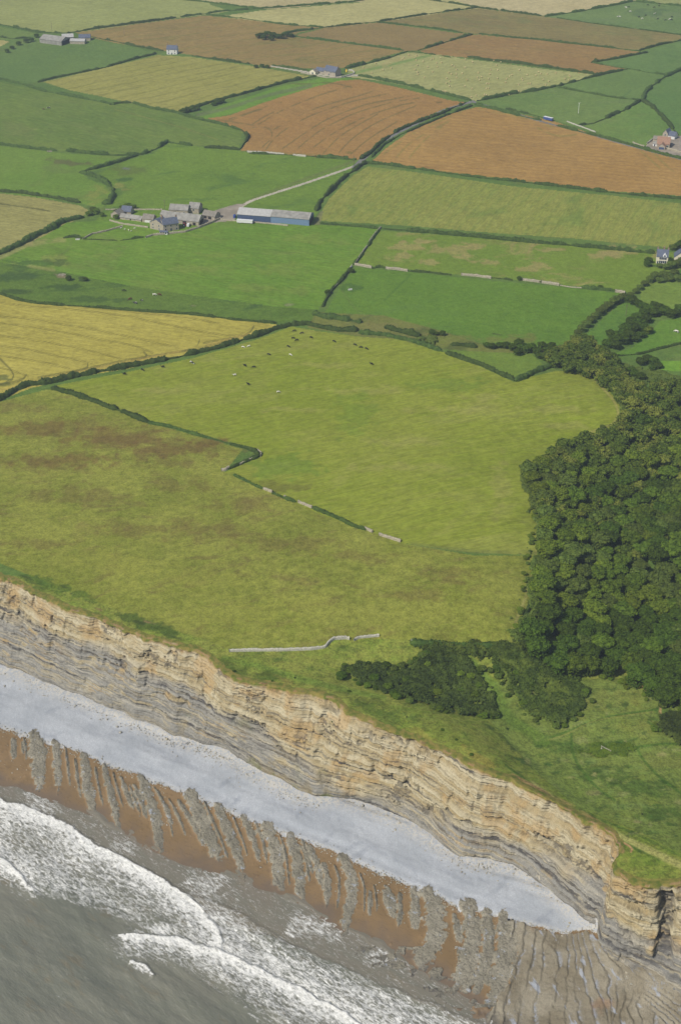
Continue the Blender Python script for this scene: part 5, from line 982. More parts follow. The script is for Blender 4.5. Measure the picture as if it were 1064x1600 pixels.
scrub([(640,531),(660,525),(690,530),(690,548),(665,540)], 1.6, 'low scrub in the rough ground above the pasture', L_olive, 2)
scrub([(960,562),(1030,580),(1064,590),(1100,600),(1064,606),(1010,606),(975,590)], 1.0, 'rough growth on the slope above the upper wood', L_olive, 1.5)
scrub([(895,1175),(930,1160),(975,1160),(1000,1172),(980,1180),(940,1182)], .5, 'tall weeds on the valley floor', L_mid, .8, csz=.3)

def edge_bushes(poly, n, spread, kinds, label, group, r0=.8, r1=2.1):
    P_ = rs(poly + [poly[0]], 1.0); r = random.Random(len(poly) * 7 + n); k = 0
    while k < n:
        q = P_[r.randrange(len(P_))]; x_ = q[0] + r.gauss(0, spread); y_ = q[1] + r.gauss(0, spread * .7); X, Y, Z = ground(np.array([x_]), np.array([y_]), it=9)
        put_tree(float(X[0]), float(Y[0]), r.uniform(r0, r1), r.choice(kinds), label, group, 'bush', .75, float(Z[0]) - .3); k += 1
edge_bushes([(545,1046),(600,1044),(625,1058),(650,1030),(722,1018),(745,1050),(768,1080),(784,1118),(760,1120),(700,1108),(640,1094),(590,1078),(545,1060)], 70, 6, ['dark','olive','mid'], 'small bush fringing the dark scrub behind the cliff ridge', 'bushes fringing the ridge scrub')
edge_bushes([(600,1050),(660,1040),(720,1050),(740,1090),(690,1095),(640,1080)], 26, 9, ['yellow','mid','olive'], 'low leafy bush poking out of the dark scrub behind the ridge', 'bushes in the ridge scrub', 1.0, 2.4)
edge_bushes([(770,1030),(810,1060),(850,1080),(925,1080),(915,1100),(880,1138),(850,1130),(815,1110),(795,1070)], 50, 7, ['olive','mid','dark'], 'small bush on the olive scrub slope below the wood', 'bushes of the olive slope')
edge_bushes([(940,1060),(985,1066),(1020,1090),(1060,1112),(1060,1130),(1030,1140),(1000,1072)], 36, 5, ['mid','yellow','olive'], 'bush at the foot of the wood by the sandy path', 'bushes at the foot of the wood')
edge_bushes([(840,780),(846,830),(842,880),(834,930),(822,975),(806,1000)], 46, 3.5, ['olive','yellow'], 'bush on the ragged left edge of the wood', 'bushes on the left edge of the wood')
edge_bushes([(850,712),(900,688),(950,672),(978,655)], 22, 2.5, ['olive','mid'], 'bush on the upper left edge of the wood along the pasture', 'bushes along the pasture edge')
edge_bushes([(370,1052),(480,1062),(600,1090),(760,1180)], 8, 8, ['dark'], 'tiny gorse bush on the clifftop ridge', 'gorse on the ridge', .5, .9)
for p_ in [q for v in PROTO.values() for q in v]:
    for ch in list(p_.children): bpy.data.objects.remove(ch)
    bpy.data.objects.remove(p_)

# ---------------------------------------------------------------- stone walls
M_stone = plain('field stone', A(160,152,130), .95, .28, 1.2); M_stone2 = plain('pale field stone', A(180,176,160), .95, .2, 1.2)
def wall(pts, label, h=1.3, w_=.8, mat=None, group=None):
    P_ = rs(gpts(pts, 1.5), .9); n = len(P_)
    if n < 2: return
    T = np.gradient(P_[:, :2], axis=0); T /= np.linalg.norm(T, axis=1)[:, None] + 1e-9; N_ = np.stack([-T[:, 1], T[:, 0]], 1)
    pr = np.array([(-.5, -.3), (-.46, .55), (-.3, 1), (.3, 1), (.46, .55), (.5, -.3)]); k = len(pr)
    off = pr[None, :, 0] * w_ * (1 + (rng.random((n, k)) - .5) * .4); zz = pr[None, :, 1] * h * (1 + (rng.random((n, k)) - .5) * .3) * (.8 + .4 * fbm(np.arange(n) / 6, 0 * np.arange(n), 5, 2))[:, None]
    V = np.stack([P_[:, None, 0] + N_[:, None, 0] * off, P_[:, None, 1] + N_[:, None, 1] * off, P_[:, None, 2] + zz], -1).reshape(-1, 3)
    i = np.arange(n - 1)[:, None] * k + np.arange(k - 1)[None]; Fw = np.stack([i, i + 1, i + k + 1, i + k], -1).reshape(-1, 4)
    e = np.array([[0, 1, 2, 3], [0, 3, 4, 5]]); Fw = np.concatenate([Fw, e, (e + (n - 1) * k)[:, ::-1]]); c0 = V.mean(0); c0[2] = P_[:, 2].min()
    tag(link('stone_wall', npmesh('stone_wall', V - c0, Fw, mat or M_stone), None, tuple(c0)), label, 'wall', group)
for p_, l_, kw in [
 ([(358,1018),(400,1017),(440,1017),(488,1015),(508,1012),(515,1004),(522,999),(540,998),(546,999)], 'long pale dry stone wall with a bend above the cliff ridge', dict(mat=M_stone2, h=1.5)),
 ([(553,1001),(560,997),(592,994)], 'short pale wall piece just right of the long bent wall', dict(mat=M_stone2)), ([(642,1003),(650,1006)], 'tiny bit of pale wall at the left end of the scrub bank', dict(mat=M_stone2, h=1.6, w_=1.2)), ([(786,1004),(794,1006)], 'tiny stone heap at the bottom right corner of the heath pasture', dict(mat=M_stone2)),
 ([(402,704),(409,709),(407,714)], 'corner of the stone wall at the outer tip of the zigzag', {}), ([(374,727),(382,723),(394,718)], 'stone wall piece on the slanting middle of the zigzag', {}), ([(346,735),(352,735),(358,731)], 'stone wall stub at the inner tip of the zigzag', dict(w_=1.6, h=1.6)),
 ([(412,764),(419,767),(426,770)], 'first short stretch of pale wall right of the zigzag', dict(w_=1.1, h=1.6)), ([(444,777),(453,781)], 'second short stretch of pale wall right of the zigzag', dict(w_=1.1, h=1.5)), ([(466,785),(476,789),(488,794)], 'longest stretch of pale wall in the middle of the pasture boundary', dict(w_=1.1, h=1.6)), ([(570,826),(582,832)], 'short pale wall stretch near the lower end of the pasture boundary', dict(w_=1.1, h=1.5)), ([(592,836),(608,841),(626,847)], 'last pale wall stretch at the lower end of the pasture boundary', dict(w_=1.1, h=1.6)),
 ([(554,414),(566,416),(581,419)], 'left end of the broken stone wall between the right meadows', dict(h=1.8, w_=1.4)), ([(602,420),(616,421),(637,424)], 'second piece of the broken stone wall between the right meadows', dict(h=1.8, w_=1.4)), ([(720,430),(744,432),(767,435)], 'third piece of the broken stone wall between the right meadows', dict(h=1.8, w_=1.4)), ([(815,438),(840,441),(873,446)], 'fourth piece of the broken stone wall right of the round bush', dict(h=1.8, w_=1.4)), ([(874,446),(892,449),(908,450)], 'low crumbled piece of the broken stone wall', dict(h=.6)), ([(960,456),(968,457),(976,459)], 'stub of stone wall by the hedge corner under the right meadow', dict(h=2, w_=1.8)),
 ([(595,356),(586,366),(576,380)], 'upper part of the pale wall running down between the meadows', dict(h=1.6)), ([(573,386),(563,400),(556,412)], 'middle part of the pale wall running down between the meadows', dict(h=1.6)), ([(550,417),(546,422)], 'white wall stub where the meadow walls meet', dict(h=1.8, mat=M_stone2)), ([(538,432),(528,444),(521,452)], 'lower part of the pale wall running down between the meadows', dict(h=1.3)),
 ([(386,238),(410,239),(444,242)], 'white wall along the bottom of the tramline field', dict(h=1.6, mat=M_stone2)), ([(458,243),(478,245)], 'short white wall by the bottom of the tramline field', dict(h=1.6, mat=M_stone2)),
 ([(172,345),(189,350),(210,353),(232,356)], 'garden wall left of the farmhouse', {}), ([(130,374),(145,366),(165,362),(192,354)], 'wall curving down the left side of the small paddock', {}), ([(228,372),(240,368),(262,366),(290,363),(312,356),(330,349),(345,342)], 'wall sweeping round below the farmhouse up to the yard', dict(h=1.6)), ([(165,328),(195,328),(223,328),(254,328)], 'thin wall behind the farm buildings', dict(h=1)), ([(344,343),(372,346),(400,348),(424,350),(450,353)], 'low wall in front of the two blue sheds', dict(h=1)),
 ([(885,190),(895,194),(912,200),(930,207)], 'pale stones along the verge of the right hand lane', dict(h=1, mat=M_stone2)), ([(988,223),(996,227),(1006,229)], 'low wall left of the red roofed farm', {}), ([(1010,225),(1019,219)], 'pale wall slanting up to the red roofed farm', dict(h=1.8, mat=M_stone2)), ([(1038,232),(1060,238),(1090,246)], 'front wall of the red roofed farm', dict(h=1.8)), ([(534,121),(546,118),(554,115),(551,111),(545,110)], 'curved garden wall of the slate roofed cottage', dict(h=1.4, mat=M_stone2)),
 ([(470,114),(490,118),(510,122),(532,122)], 'wall along the lane before the slate roofed cottage', dict(h=1.2))]: wall(p_, l_, **kw)

# ---------------------------------------------------------------- buildings
W_stone = plain('house stone', A(172,162,142), .9, .15, .8); W_cream = plain('cream render', A(226,218,190), .8, .04, .8); W_white = plain('white render', A(222,220,214), .8, .05, .8)
W_dblue = plain('dark blue cladding', A(72,88,118), .6, .06, .8, .3); W_lblue = plain('light blue cladding', A(114,138,166), .6, .06, .8, .3); W_dark = plain('dark opening', A(50,48,48), .9, .1)  # W_dark: flat panels that paint in unlit doorways and shaded end walls
R_slate = plain('blue slate', A(92,99,114), .7, .2, .7, .3); R_grey = plain('grey sheet roof', A(148,145,136), .8, .2, .35); R_pale = plain('pale sheet roof', A(178,176,170), .7, .1, .5); R_terra = plain('brown tile', A(158,124,102), .85, .12, 1.0); R_stone = plain('lichened slate', A(132,126,114), .85, .18, .8)
M_glass = plain('window glass', A(52,60,72), .2, .1, 1, .5); M_frame = plain('white frame', A(232,232,226), .5, .03); M_brick = plain('chimney brick', A(150,128,108), .9, .15, 2); M_door = plain('door paint', A(64,84,96), .5, .05)
def house(pl, pr, D, wh, rh, wallm, roofm, label=None, cat='house', name='house', win=(), doors=(), chim=(), axis='x', root=None, end_shade=None, oh=.35, gwin=()):
    X, Y, Z = ground(np.array([pl[0], pr[0]]), np.array([pl[1], pr[1]]), it=9); a = Vector((X[0], Y[0], 0)); b = Vector((X[1], Y[1], 0)); L = (b - a).length; rz = math.atan2(b.y - a.y, b.x - a.x); z0 = float(min(Z)) - .15
    if root is None: root = tag(empty(name, (a.x, a.y, z0), rz), label, cat); off = Vector((0, 0, 0)); top = True
    else: inv = Matrix.Rotation(-root.rotation_euler.z, 3, 'Z'); off = inv @ (Vector((a.x, a.y, z0)) - root.location); top = False
    dr = rz - root.rotation_euler.z
    def put(o): o.location = off; o.rotation_euler = (0, 0, dr); return o
    m = MB()
    if axis == 'x': m.prism([(0, -1), (D, -1), (D, wh), (D/2, wh+rh), (0, wh)], 0, L)
    else:
        m.prism([(0, -1), (L, -1), (L, wh), (L/2, wh+rh), (0, wh)], 0, D); m.v = [(y, x, z) for (x, y, z) in m.v]
    put(m.build('wall', wallm, root))
    m = MB(); t_ = .22
    W_ = D if axis == 'x' else L; LL = L if axis == 'x' else D; sl_ = rh / (W_ / 2)
    m.prism([(-oh, wh - oh*sl_ + .03), (W_/2, wh + rh + .03), (W_ + oh, wh - oh*sl_ + .03), (W_ + oh, wh - oh*sl_ + t_ + .03), (W_/2, wh + rh + t_ + .03), (-oh, wh - oh*sl_ + t_ + .03)], -oh * .6, LL + oh * .6)
    if axis != 'x': m.v = [(y, x, z) for (x, y, z) in m.v]
    rf = put(m.build('roof', roofm, root))
    for c in chim:
        m = MB(); cx, cy, hh = c; m.box(cx*L - .55, cx*L + .55, cy*D - .4, cy*D + .4, wh + rh * .5, wh + rh + hh); m.box(cx*L - .62, cx*L + .62, cy*D - .47, cy*D + .47, wh + rh + hh, wh + rh + hh + .18)
        for q in (-.25, .25): m.tube((cx*L + q, cy*D, wh + rh + hh + .18), (cx*L + q, cy*D, wh + rh + hh + .6), .14, .11, 6)
        ch = m.build('chimney', M_brick, rf)
    for (u, z_, w_, h_) in win:
        m = MB(); m.box(u*L - w_/2 - .1, u*L + w_/2 + .1, -.06, .02, z_ - .1, z_ + h_ + .1); f = put(m.build('window', M_frame, root)); m = MB(); m.box(u*L - w_/2, u*L + w_/2, -.09, -.055, z_, z_ + h_); m.build('pane', M_glass, f)
    for (u, z_, w_, h_) in gwin:                                     # windows in the left end wall
        m = MB(); m.box(-.06, .02, u*D - w_/2 - .1, u*D + w_/2 + .1, z_ - .1, z_ + h_ + .1); f = put(m.build('window', M_frame, root)); m = MB(); m.box(-.09, -.055, u*D - w_/2, u*D + w_/2, z_, z_ + h_); m.build('pane', M_glass, f)
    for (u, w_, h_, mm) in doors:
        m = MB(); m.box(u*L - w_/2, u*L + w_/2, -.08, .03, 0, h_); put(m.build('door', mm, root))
    if end_shade:
        m = MB(); m.box(L - .02, L + .07, D * end_shade[0], D * end_shade[1], 0, end_shade[2]); put(m.build('end_shade_panel', W_dark, root))  # dark panel on the right end wall stands in for its shade
    return root
fh = house((256,362.5), (280,359), 8.5, 5.8, 3.4, W_stone, R_slate, 'two storey stone farmhouse with blue slate roof and chimneys', 'farmhouse', 'farmhouse', [(.15,3.6,1,1.3),(.5,3.6,1,1.3),(.85,3.6,1,1.3),(.15,.9,1.1,1.4),(.85,.9,1.1,1.4)], [(.5,1.1,2.1,M_door)], [(.04,.5,1.2),(.96,.5,1.2)])
house((235,357), (255.5,361.5), 8, 5.4, 3.2, W_stone, R_slate, win=[(.25,3.4,1,1.3),(.7,3.4,1,1.3),(.25,.9,1,1.4),(.7,.9,1,1.4)], axis='y', root=fh, chim=[(.5,.9,1.0)])
house((250,366), (262,367), 2.6, 2.2, .6, W_white, R_slate, 'low pale conservatory at the garden side of the farmhouse', 'conservatory', 'conservatory', [(.2,.8,1.2,1.1),(.5,.8,1.2,1.1),(.8,.8,1.2,1.1)])
house((253,347), (311,353), 12, 3.6, 3.4, W_stone, R_grey, 'long stone barn with grey roof and right end painted dark as shade, behind the farmhouse', 'barn', 'stone_barn', [(.45,1.4,1,.9)], [(.62,3,2.9,W_dark),(.88,2.4,2.6,W_dark)], end_shade=(.2,.8,3.2))
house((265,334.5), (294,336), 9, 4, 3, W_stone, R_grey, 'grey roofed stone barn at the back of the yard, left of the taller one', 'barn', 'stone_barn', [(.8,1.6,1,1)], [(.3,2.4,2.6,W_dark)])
house((295,333), (311,334.5), 10, 4.6, 3, W_stone, R_grey, 'taller short stone barn at the back of the yard with one dark opening', 'barn', 'stone_barn', [(.5,2.6,1.4,1.2)])
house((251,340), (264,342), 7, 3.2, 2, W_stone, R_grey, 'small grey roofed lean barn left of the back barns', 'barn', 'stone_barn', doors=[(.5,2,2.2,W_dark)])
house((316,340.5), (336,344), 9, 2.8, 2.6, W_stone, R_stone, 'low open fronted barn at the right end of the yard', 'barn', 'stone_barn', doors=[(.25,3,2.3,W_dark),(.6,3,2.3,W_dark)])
house((223,347), (240,348.5), 6.5, 3.2, 2.8, W_stone, R_stone, 'small stone outbuilding just left of the farmhouse', 'outbuilding', 'outbuilding', doors=[(.5,5,2.2,W_white)])
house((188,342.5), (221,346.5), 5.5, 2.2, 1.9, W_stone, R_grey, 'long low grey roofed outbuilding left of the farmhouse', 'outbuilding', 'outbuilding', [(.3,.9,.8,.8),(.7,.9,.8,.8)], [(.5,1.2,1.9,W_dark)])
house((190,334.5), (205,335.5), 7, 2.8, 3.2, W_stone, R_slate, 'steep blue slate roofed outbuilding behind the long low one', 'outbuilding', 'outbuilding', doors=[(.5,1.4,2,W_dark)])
house((174,339.5), (187,341.5), 7.5, 3, 2.8, W_stone, R_stone, 'leftmost stone outbuilding with a brown grey roof', 'outbuilding', 'outbuilding', [(.5,2.4,.8,.8)], axis='y')
def cladding(root): pass
sd = house((371,345), (423,348.5), 15, 5.6, 2.8, W_dblue, R_pale, 'dark blue farm shed with pale roof, left half of the pair', 'shed', 'farm_shed', doors=[(.75,4.5,4.4,W_dblue)])
sd = house((423.3,348.5), (483,353), 15, 5.6, 2.8, W_lblue, R_grey, 'light blue farm shed with grey roof, right half of the pair', 'shed', 'farm_shed', end_shade=(.05,.95,4.8))
house((63,67), (97,71.5), 17, 4.6, 3.2, R_grey, R_grey, 'long grey farm shed with rooflights in the top left', 'shed', 'farm_shed', end_shade=(.1,.9,4.4))
house((110,68.5), (133,69), 9, 3.2, 1.6, W_stone, R_pale, 'pale roofed low shed right of the long grey shed', 'shed', 'farm_shed')
house((98,64), (116,63), 10, 4, 2.4, R_grey, R_pale, 'white roofed shed behind the long grey shed', 'shed', 'farm_shed'); house((124,64), (142,63.5), 9, 3.6, 2.6, W_stone, R_slate, 'dark roofed barn at the right end of the top left sheds', 'barn', 'stone_barn')
house((261,85), (277,85), 8, 5.6, 3.4, W_white, R_slate, 'small white house with dark roof beside the russet field', 'house', 'house', [(.2,3.4,1,1.2),(.8,3.4,1,1.2),(.2,.9,1,1.2),(.8,.9,1,1.2)], [(.5,1.1,2.1,M_door)], [(.05,.5,1.4),(.95,.5,1.4)])
ct = house((506,116), (524,120), 9.5, 4.6, 4.2, W_stone, R_slate, 'stone cottage with deep blue slate roof next to the bale field', 'cottage', 'cottage', [(.25,2.8,1,1.1),(.6,2.8,1,1.1)], [(.45,1.1,2.1,M_door)], [(.96,.5,1.1)])
house((493,114), (506,116), 6, 3, 2.6, W_stone, R_slate, root=ct, win=[(.5,1,1.2,1)]); house((484,115), (493,116.5), 5, 2.8, 2.2, W_cream, R_stone, 'little cream shed left of the slate roofed cottage', 'shed', 'garden_shed', axis='y', doors=[(.5,1.6,2,M_door)])
rf_ = house((1025,230), (1045,231.5), 13, 3.4, 4.6, W_stone, R_terra, 'farmhouse with a big brown tiled roof at the right edge', 'farmhouse', 'farmhouse', doors=[(.85,1.2,2.1,M_door)])
house((1027,233), (1038,234), 6, 2.6, 2.6, W_stone, R_terra, root=rf_, axis='y', doors=[(.5,4.6,2.1,W_dblue)]); house((1034,215), (1042,216.5), 8, 4.4, 3.2, W_stone, R_slate, 'tall stone gabled building behind the brown tiled farmhouse', 'outbuilding', 'outbuilding', [(.5,2.6,1.4,1.2)], axis='y')
house((1042.5,216.5), (1053,218), 8, 3.2, 2.8, W_white, R_slate, 'white walled barn with dark slate roof behind the brown tiled farmhouse', 'barn', 'stone_barn'); house((1019,228), (1025,228.8), 4, 2.6, 1.4, W_white, R_grey, 'little white shed left of the brown tiled farmhouse', 'shed', 'garden_shed', doors=[(.5,1,2,M_glass)])
house((1019,221), (1027,222), 4.5, 2.8, 2, W_stone, R_stone, 'small grey outhouse behind the little white shed', 'outbuilding', 'outbuilding')
ch_ = house((1024,411.5), (1042,413), 8.5, 5.8, 3.8, W_cream, R_slate, 'cream two storey house with blue slate roof at the right edge', 'house', 'house', [(q,3.5,1.1,1.6) for q in (.32,.48,.64,.80)] + [(q,.7,1.1,1.9) for q in (.32,.48,.64,.80)], [(.14,1,2.1,M_door)], [(.05,.55,1.2),(.6,.8,1.2),(.96,.55,1.2)])
m = MB(); m.prism([(4.4, 5.2), (7.2, 5.2), (7.2, 6.5), (5.8, 8.1), (4.4, 6.5)], -.25, 2.4); m.v = [(y, x, z) for (x, y, z) in m.v]; dm = m.build('dormer', M_frame, ch_); m = MB(); m.box(5.3, 6.3, -.3, -.24, 5.9, 7.0); m.build('pane', M_glass, dm)
house((1052,408), (1070,410), 9, 3.4, 3.6, W_cream, R_slate, 'cream gabled cottage on the frame edge beside the cream house', 'cottage', 'cottage', [(.3,1,1.4,1.1),(.6,1,1.4,1.1)], axis='y')

# ---------------------------------------------------------------- vehicles and small things
def place(px_, py_): X, Y, Z = ground(np.array([px_]), np.array([py_]), it=10); return (float(X[0]), float(Y[0]), float(Z[0]))
M_red = plain('red paint', A(170,44,36), .4, .05, 1, .5); M_tyre = plain('tyre', A(36,36,36), .9, .1); M_whitep = plain('white paint', A(230,230,226), .4, .03, 1, .5); M_bluep = plain('blue paint', A(62,84,146), .4, .05, 1, .5); M_yel = plain('yellow plastic', A(232,206,40), .4, .03, 1, .5); M_wood = plain('weathered wood', A(190,182,164), .9, .2, 3); M_pole = plain('pole timber', A(120,108,92), .9, .15, 2)
def wheel(root, x, y, r, w_): 
    m = MB(); m.tube((x, y - w_/2, r), (x, y + w_/2, r), r, None, 14); o = m.build('wheel', M_tyre, root); m = MB(); m.tube((x, y - w_/2 - .03, r), (x, y + w_/2 + .03, r), r * .5, None, 10); m.build('hub', M_whitep, o)
t_ = tag(empty('tractor', place(289,353.5), .2), 'red tractor parked in the yard before the long stone barn', 'tractor')
m = MB(); m.box(-.3, 1.9, -.45, .45, .7, 1.5); m.box(-1.2, -.2, -.6, .6, .7, 1.3); m.box(1.9, 2.05, -.35, .35, .8, 1.4); m.build('body', M_red, t_); m = MB(); m.box(-1.2, .1, -.65, .65, 1.3, 2.5); m.build('cab', M_glass, t_); m = MB(); m.box(-1.3, .2, -.75, .75, 2.5, 2.65); m.build('cab_roof', M_red, t_)
m = MB(); m.tube((1.2, .2, 1.5), (1.2, .2, 2.3), .05); m.build('exhaust', M_tyre, t_)
for x, y, r in ((-.8, .85, .85), (-.8, -.85, .85), (1.5, .7, .5), (1.5, -.7, .5)): wheel(t_, x, y, r, .4)
t_ = tag(empty('van', place(295,353), 1.4), 'white van parked right of the red tractor', 'van')
m = MB(); m.prism([(-2.4, .35), (2.4, .35), (2.4, 1.0), (1.6, 1.15), (1.0, 2.0), (-2.4, 2.05)], -.9, .9); m.v = [(y, x, z) for (x, y, z) in m.v]; m.build('body', M_whitep, t_); m = MB(); m.box(1.05, 1.5, -.92, .92, 1.25, 1.75); m.build('window', M_glass, t_)
for x in (-1.5, 1.5):
    for y in (-.8, .8): wheel(t_, x, y, .34, .22)
def boxbody(name, label, cat, p, rz, L, W_, h0, h1, mat, top=None, axles=2):
    t_ = tag(empty(name, place(*p), rz), label, cat); m = MB(); m.box(-L/2, L/2, -W_/2, W_/2, h0, h1); 
    for q in np.linspace(-L/2 + .3, L/2 - .3, int(L)): m.box(q - .05, q + .05, -W_/2 - .05, W_/2 + .05, h0, h1)
    m.build('body', mat, t_); m = MB(); m.box(-L/2 - .05, L/2 + .05, -W_/2 - .06, W_/2 + .06, h1, h1 + .1); m.build('top', top or mat, t_)
    for i in range(axles):
        for y in (-1, 1): wheel(t_, (-L/2 + 1.2 + i * 1.3) if i < 2 else L/2 - 1.2, y * (W_/2 - .2), .45, .3)
    m = MB(); m.tube((L/2, 0, h0 + .1), (L/2 + 1.2, 0, h0), .08); m.build('drawbar', M_tyre, t_); return t_
boxbody('trailer', 'long white trailer parked before the dark blue shed', 'trailer', (383,348.6), wang((371,345), (423,348.5)), 12.5, 2.4, .6, 2.7, M_whitep)
boxbody('lorry_trailer', 'blue trailer with a white top parked along the hedge above the ginger crop', 'trailer', (856,188), wang((848,185), (864,188.5)), 9.5, 2.5, .7, 3.0, M_bluep, M_whitep)
t_ = tag(empty('water_tank', place(367,340)), 'small blue tank at the left corner of the dark blue shed', 'tank'); m = MB(); m.tube((0, 0, 0), (0, 0, 2.2), 1.3, 1.3, 16); m.tube((0, 0, 2.2), (0, 0, 2.7), 1.3, .4, 16); m.build('body', M_bluep, t_); m = MB(); m.tube((0, 0, 2.7), (0, 0, 2.9), .35, .35, 10); m.build('lid', M_tyre, t_)
t_ = tag(empty('play_frame', place(541,112)), 'small yellow and red play frame beside the slate roofed cottage', 'play frame')
m = MB(); [m.tube((x, y, 0), (x * .4, y * .4, 2.6), .14) for x in (-1, 1) for y in (-.8, .8)]; m.tube((-.5, 0, 2.6), (.5, 0, 2.6), .2); m.build('frame', M_red, t_); m = MB(); m.prism([(-.6, 2.0), (-.6, 2.3), (-2.6, .3), (-2.6, .1)], -.5, .5); m.box(-.5, .5, -.6, .6, 1.7, 2.4); m.build('slide', M_yel, t_)
t_ = tag(empty('wind_turbine', place(903,177)), 'slim white pole with small blades in the green field right of the bale field', 'wind turbine')
m = MB(); m.tube((0, 0, -.5), (0, 0, 9.5), .22, .14, 10); m.build('tower', M_whitep, t_); m = MB(); m.tube((0, .6, 9.6), (0, -.5, 9.6), .25, .15, 8); hb_ = m.build('hub', M_whitep, t_)
for k_ in range(3):
    a = k_ * 2.094 + .5; m = MB(); m.tube((0, -.55, 9.6), (math.cos(a) * 1.8, -.55, 9.6 + math.sin(a) * 1.8), .12, .04, 6); m.build('blade', M_whitep, hb_)
for p_, l_ in [((195,56), 'telegraph pole in the large russet field'), ((553,258), 'telegraph pole where the track joins the lane'), ((977,494), 'telegraph pole in the narrow field between hedgerows'), ((258,328), 'telegraph pole behind the back barns of the farmyard'), ((82,48), 'telegraph pole in the top left pale field')]:
    t_ = tag(empty('telegraph_pole', place(*p_), random.uniform(-.4, .4)), l_, 'telegraph pole'); m = MB(); m.tube((0, 0, -.5), (0, 0, 8.5), .16, .11, 8); m.build('pole', M_pole, t_); m = MB(); m.box(-.9, .9, -.06, .06, 7.7, 7.85); [m.tube((q, 0, 7.85), (q, 0, 8.05), .06, .05, 6) for q in (-.75, -.3, .3, .75)]; m.build('crossarm', M_pole, t_)
t_ = tag(empty('footbridge', place(945,1173), wang((938,1169), (952,1176))), 'pale timber footbridge on the valley floor', 'footbridge')
m = MB(); [m.box(-2.6 + i * .4, -2.26 + i * .4, -.6, .6, .25, .33) for i in range(13)]; m.build('deck', M_wood, t_); m = MB(); [m.box(-2.6, 2.6, y - .06, y + .06, .05, .25) for y in (-.4, .4)]; m.build('beam', M_wood, t_)
m = MB(); [m.box(-2.5, 2.5, .58, .64, z_, z_ + .1) for z_ in (.8, 1.15)]; [m.box(q - .05, q + .05, .55, .65, .25, 1.3) for q in (-2.4, 0, 2.4)]; m.build('handrail', M_wood, t_)
t_ = tag(empty('water_trough', place(122,374.5), .1), 'pale stone trough by the low hedge left of the paddock', 'trough'); m = MB(); m.box(-1.6, 1.6, -.6, -.45, 0, .8); m.box(-1.6, 1.6, .45, .6, 0, .8); m.box(-1.6, -1.45, -.45, .45, 0, .8); m.box(1.45, 1.6, -.45, .45, 0, .8); m.build('basin', W_white, t_); m = MB(); m.box(-1.44, 1.44, -.44, .44, .1, .6); m.build('water', M_glass, t_)
t_ = tag(empty('water_trough', place(547,453), .3), 'small pale trough in the plain green meadow below the wall', 'trough'); m = MB(); m.box(-1.3, 1.3, -.6, -.45, 0, .8); m.box(-1.3, 1.3, .45, .6, 0, .8); m.box(-1.3, -1.15, -.45, .45, 0, .8); m.box(1.15, 1.3, -.45, .45, 0, .8); m.build('basin', W_white, t_)
m = MB()
for i in range(26):
    a = i * 2.4; q = 2.6 * math.sqrt(i / 26); s_ = random.uniform(.25, .6); m.box(math.cos(a)*q - s_, math.cos(a)*q + s_, math.sin(a)*q*.6 - s_*.7, math.sin(a)*q*.6 + s_*.7, -.2, random.uniform(.3, .9))
o = m.build('rubble_heap', M_stone, None, place(98,430)); tag(o, 'heap of stone rubble at the left of the dark rushy strip', 'rubble')
m = MB()
for i in range(14): 
    a = i * 2.4; q = 2.2 * math.sqrt(i / 14); s_ = random.uniform(.2, .45); m.box(math.cos(a)*q - s_, math.cos(a)*q + s_, math.sin(a)*q*.5 - s_, math.sin(a)*q*.5 + s_, -.2, random.uniform(.3, .7))
o = m.build('rubble_heap', M_stone, None, place(78,236.5)); tag(o, 'small stone heap in the mown green field', 'rubble')

# ---------------------------------------------------------------- round bales
M_bale = plain('straw', A(196,180,130), .95, .18, 3); M_balee = plain('straw end', A(190,170,116), .95, .2, 5)
def bale():
    m = MB(); n = 20; prof = [(-.62, .62), (-.6, .72), (-.3, .75), (0, .755), (.3, .75), (.6, .72), (.62, .62)]
    vs = []; 
    for (x, r) in prof: vs += [(x, math.cos(2*math.pi*i/n) * r, .74 + math.sin(2*math.pi*i/n) * r) for i in range(n)]
    fs = [(k*n + i, k*n + (i+1) % n, (k+1)*n + (i+1) % n, (k+1)*n + i) for k in range(6) for i in range(n)]; m.add(vs, fs)
    root = empty('hay_bale', (0, 0, 0)); m.build('roll', M_bale, root); e = MB()
    for s_ in (-1, 1):
        for r in (.66, .44, .22): e.tube((s_ * .60, 0, .74), (s_ * (.62 + (.66 - r) * .06), 0, .74), r, r * .96, 16)
    e.build('end_face', M_balee, root); return root
B0 = bale(); first = True; seen = set()
BP = [(213,172),(236,188),(192,187),(198,181),(110,198),(133,219),(158,213),(72,212),(98,229),(232,181),(258,193),(283,187),(240,205),(272,210),(312,182),(315,196),(232,218),(240,226),(242,233),(262,243),(290,184),(303,210),(288,225),(348,205),(356,209),(338,228),(346,232),(361,232),(332,246),(340,255),(362,243),(330,262),(340,270),(322,287),(328,287),(317,286),(390,186),(388,212),(362,218),(412,195),(430,228),(427,243),(440,241),(434,251),(466,232),(462,247),(463,262),(457,262),(455,278),(462,277),(410,278),(388,270),(468,219),(490,220),(487,205),(455,298),(449,297),(463,301),(423,299),(408,304),(490,246),(518,247),(515,258),(527,240),(535,235),(558,220),(568,252),(566,246),(583,235),(592,262),(610,236),(617,226),(625,231),(645,232),(650,255),(632,250),(640,265),(585,262),(556,265),(556,285),(714,236),(713,250),(717,240),(700,247),(672,228),(525,297),(478,190),(500,195),(237,174),(300,197),(380,230),(395,250)]
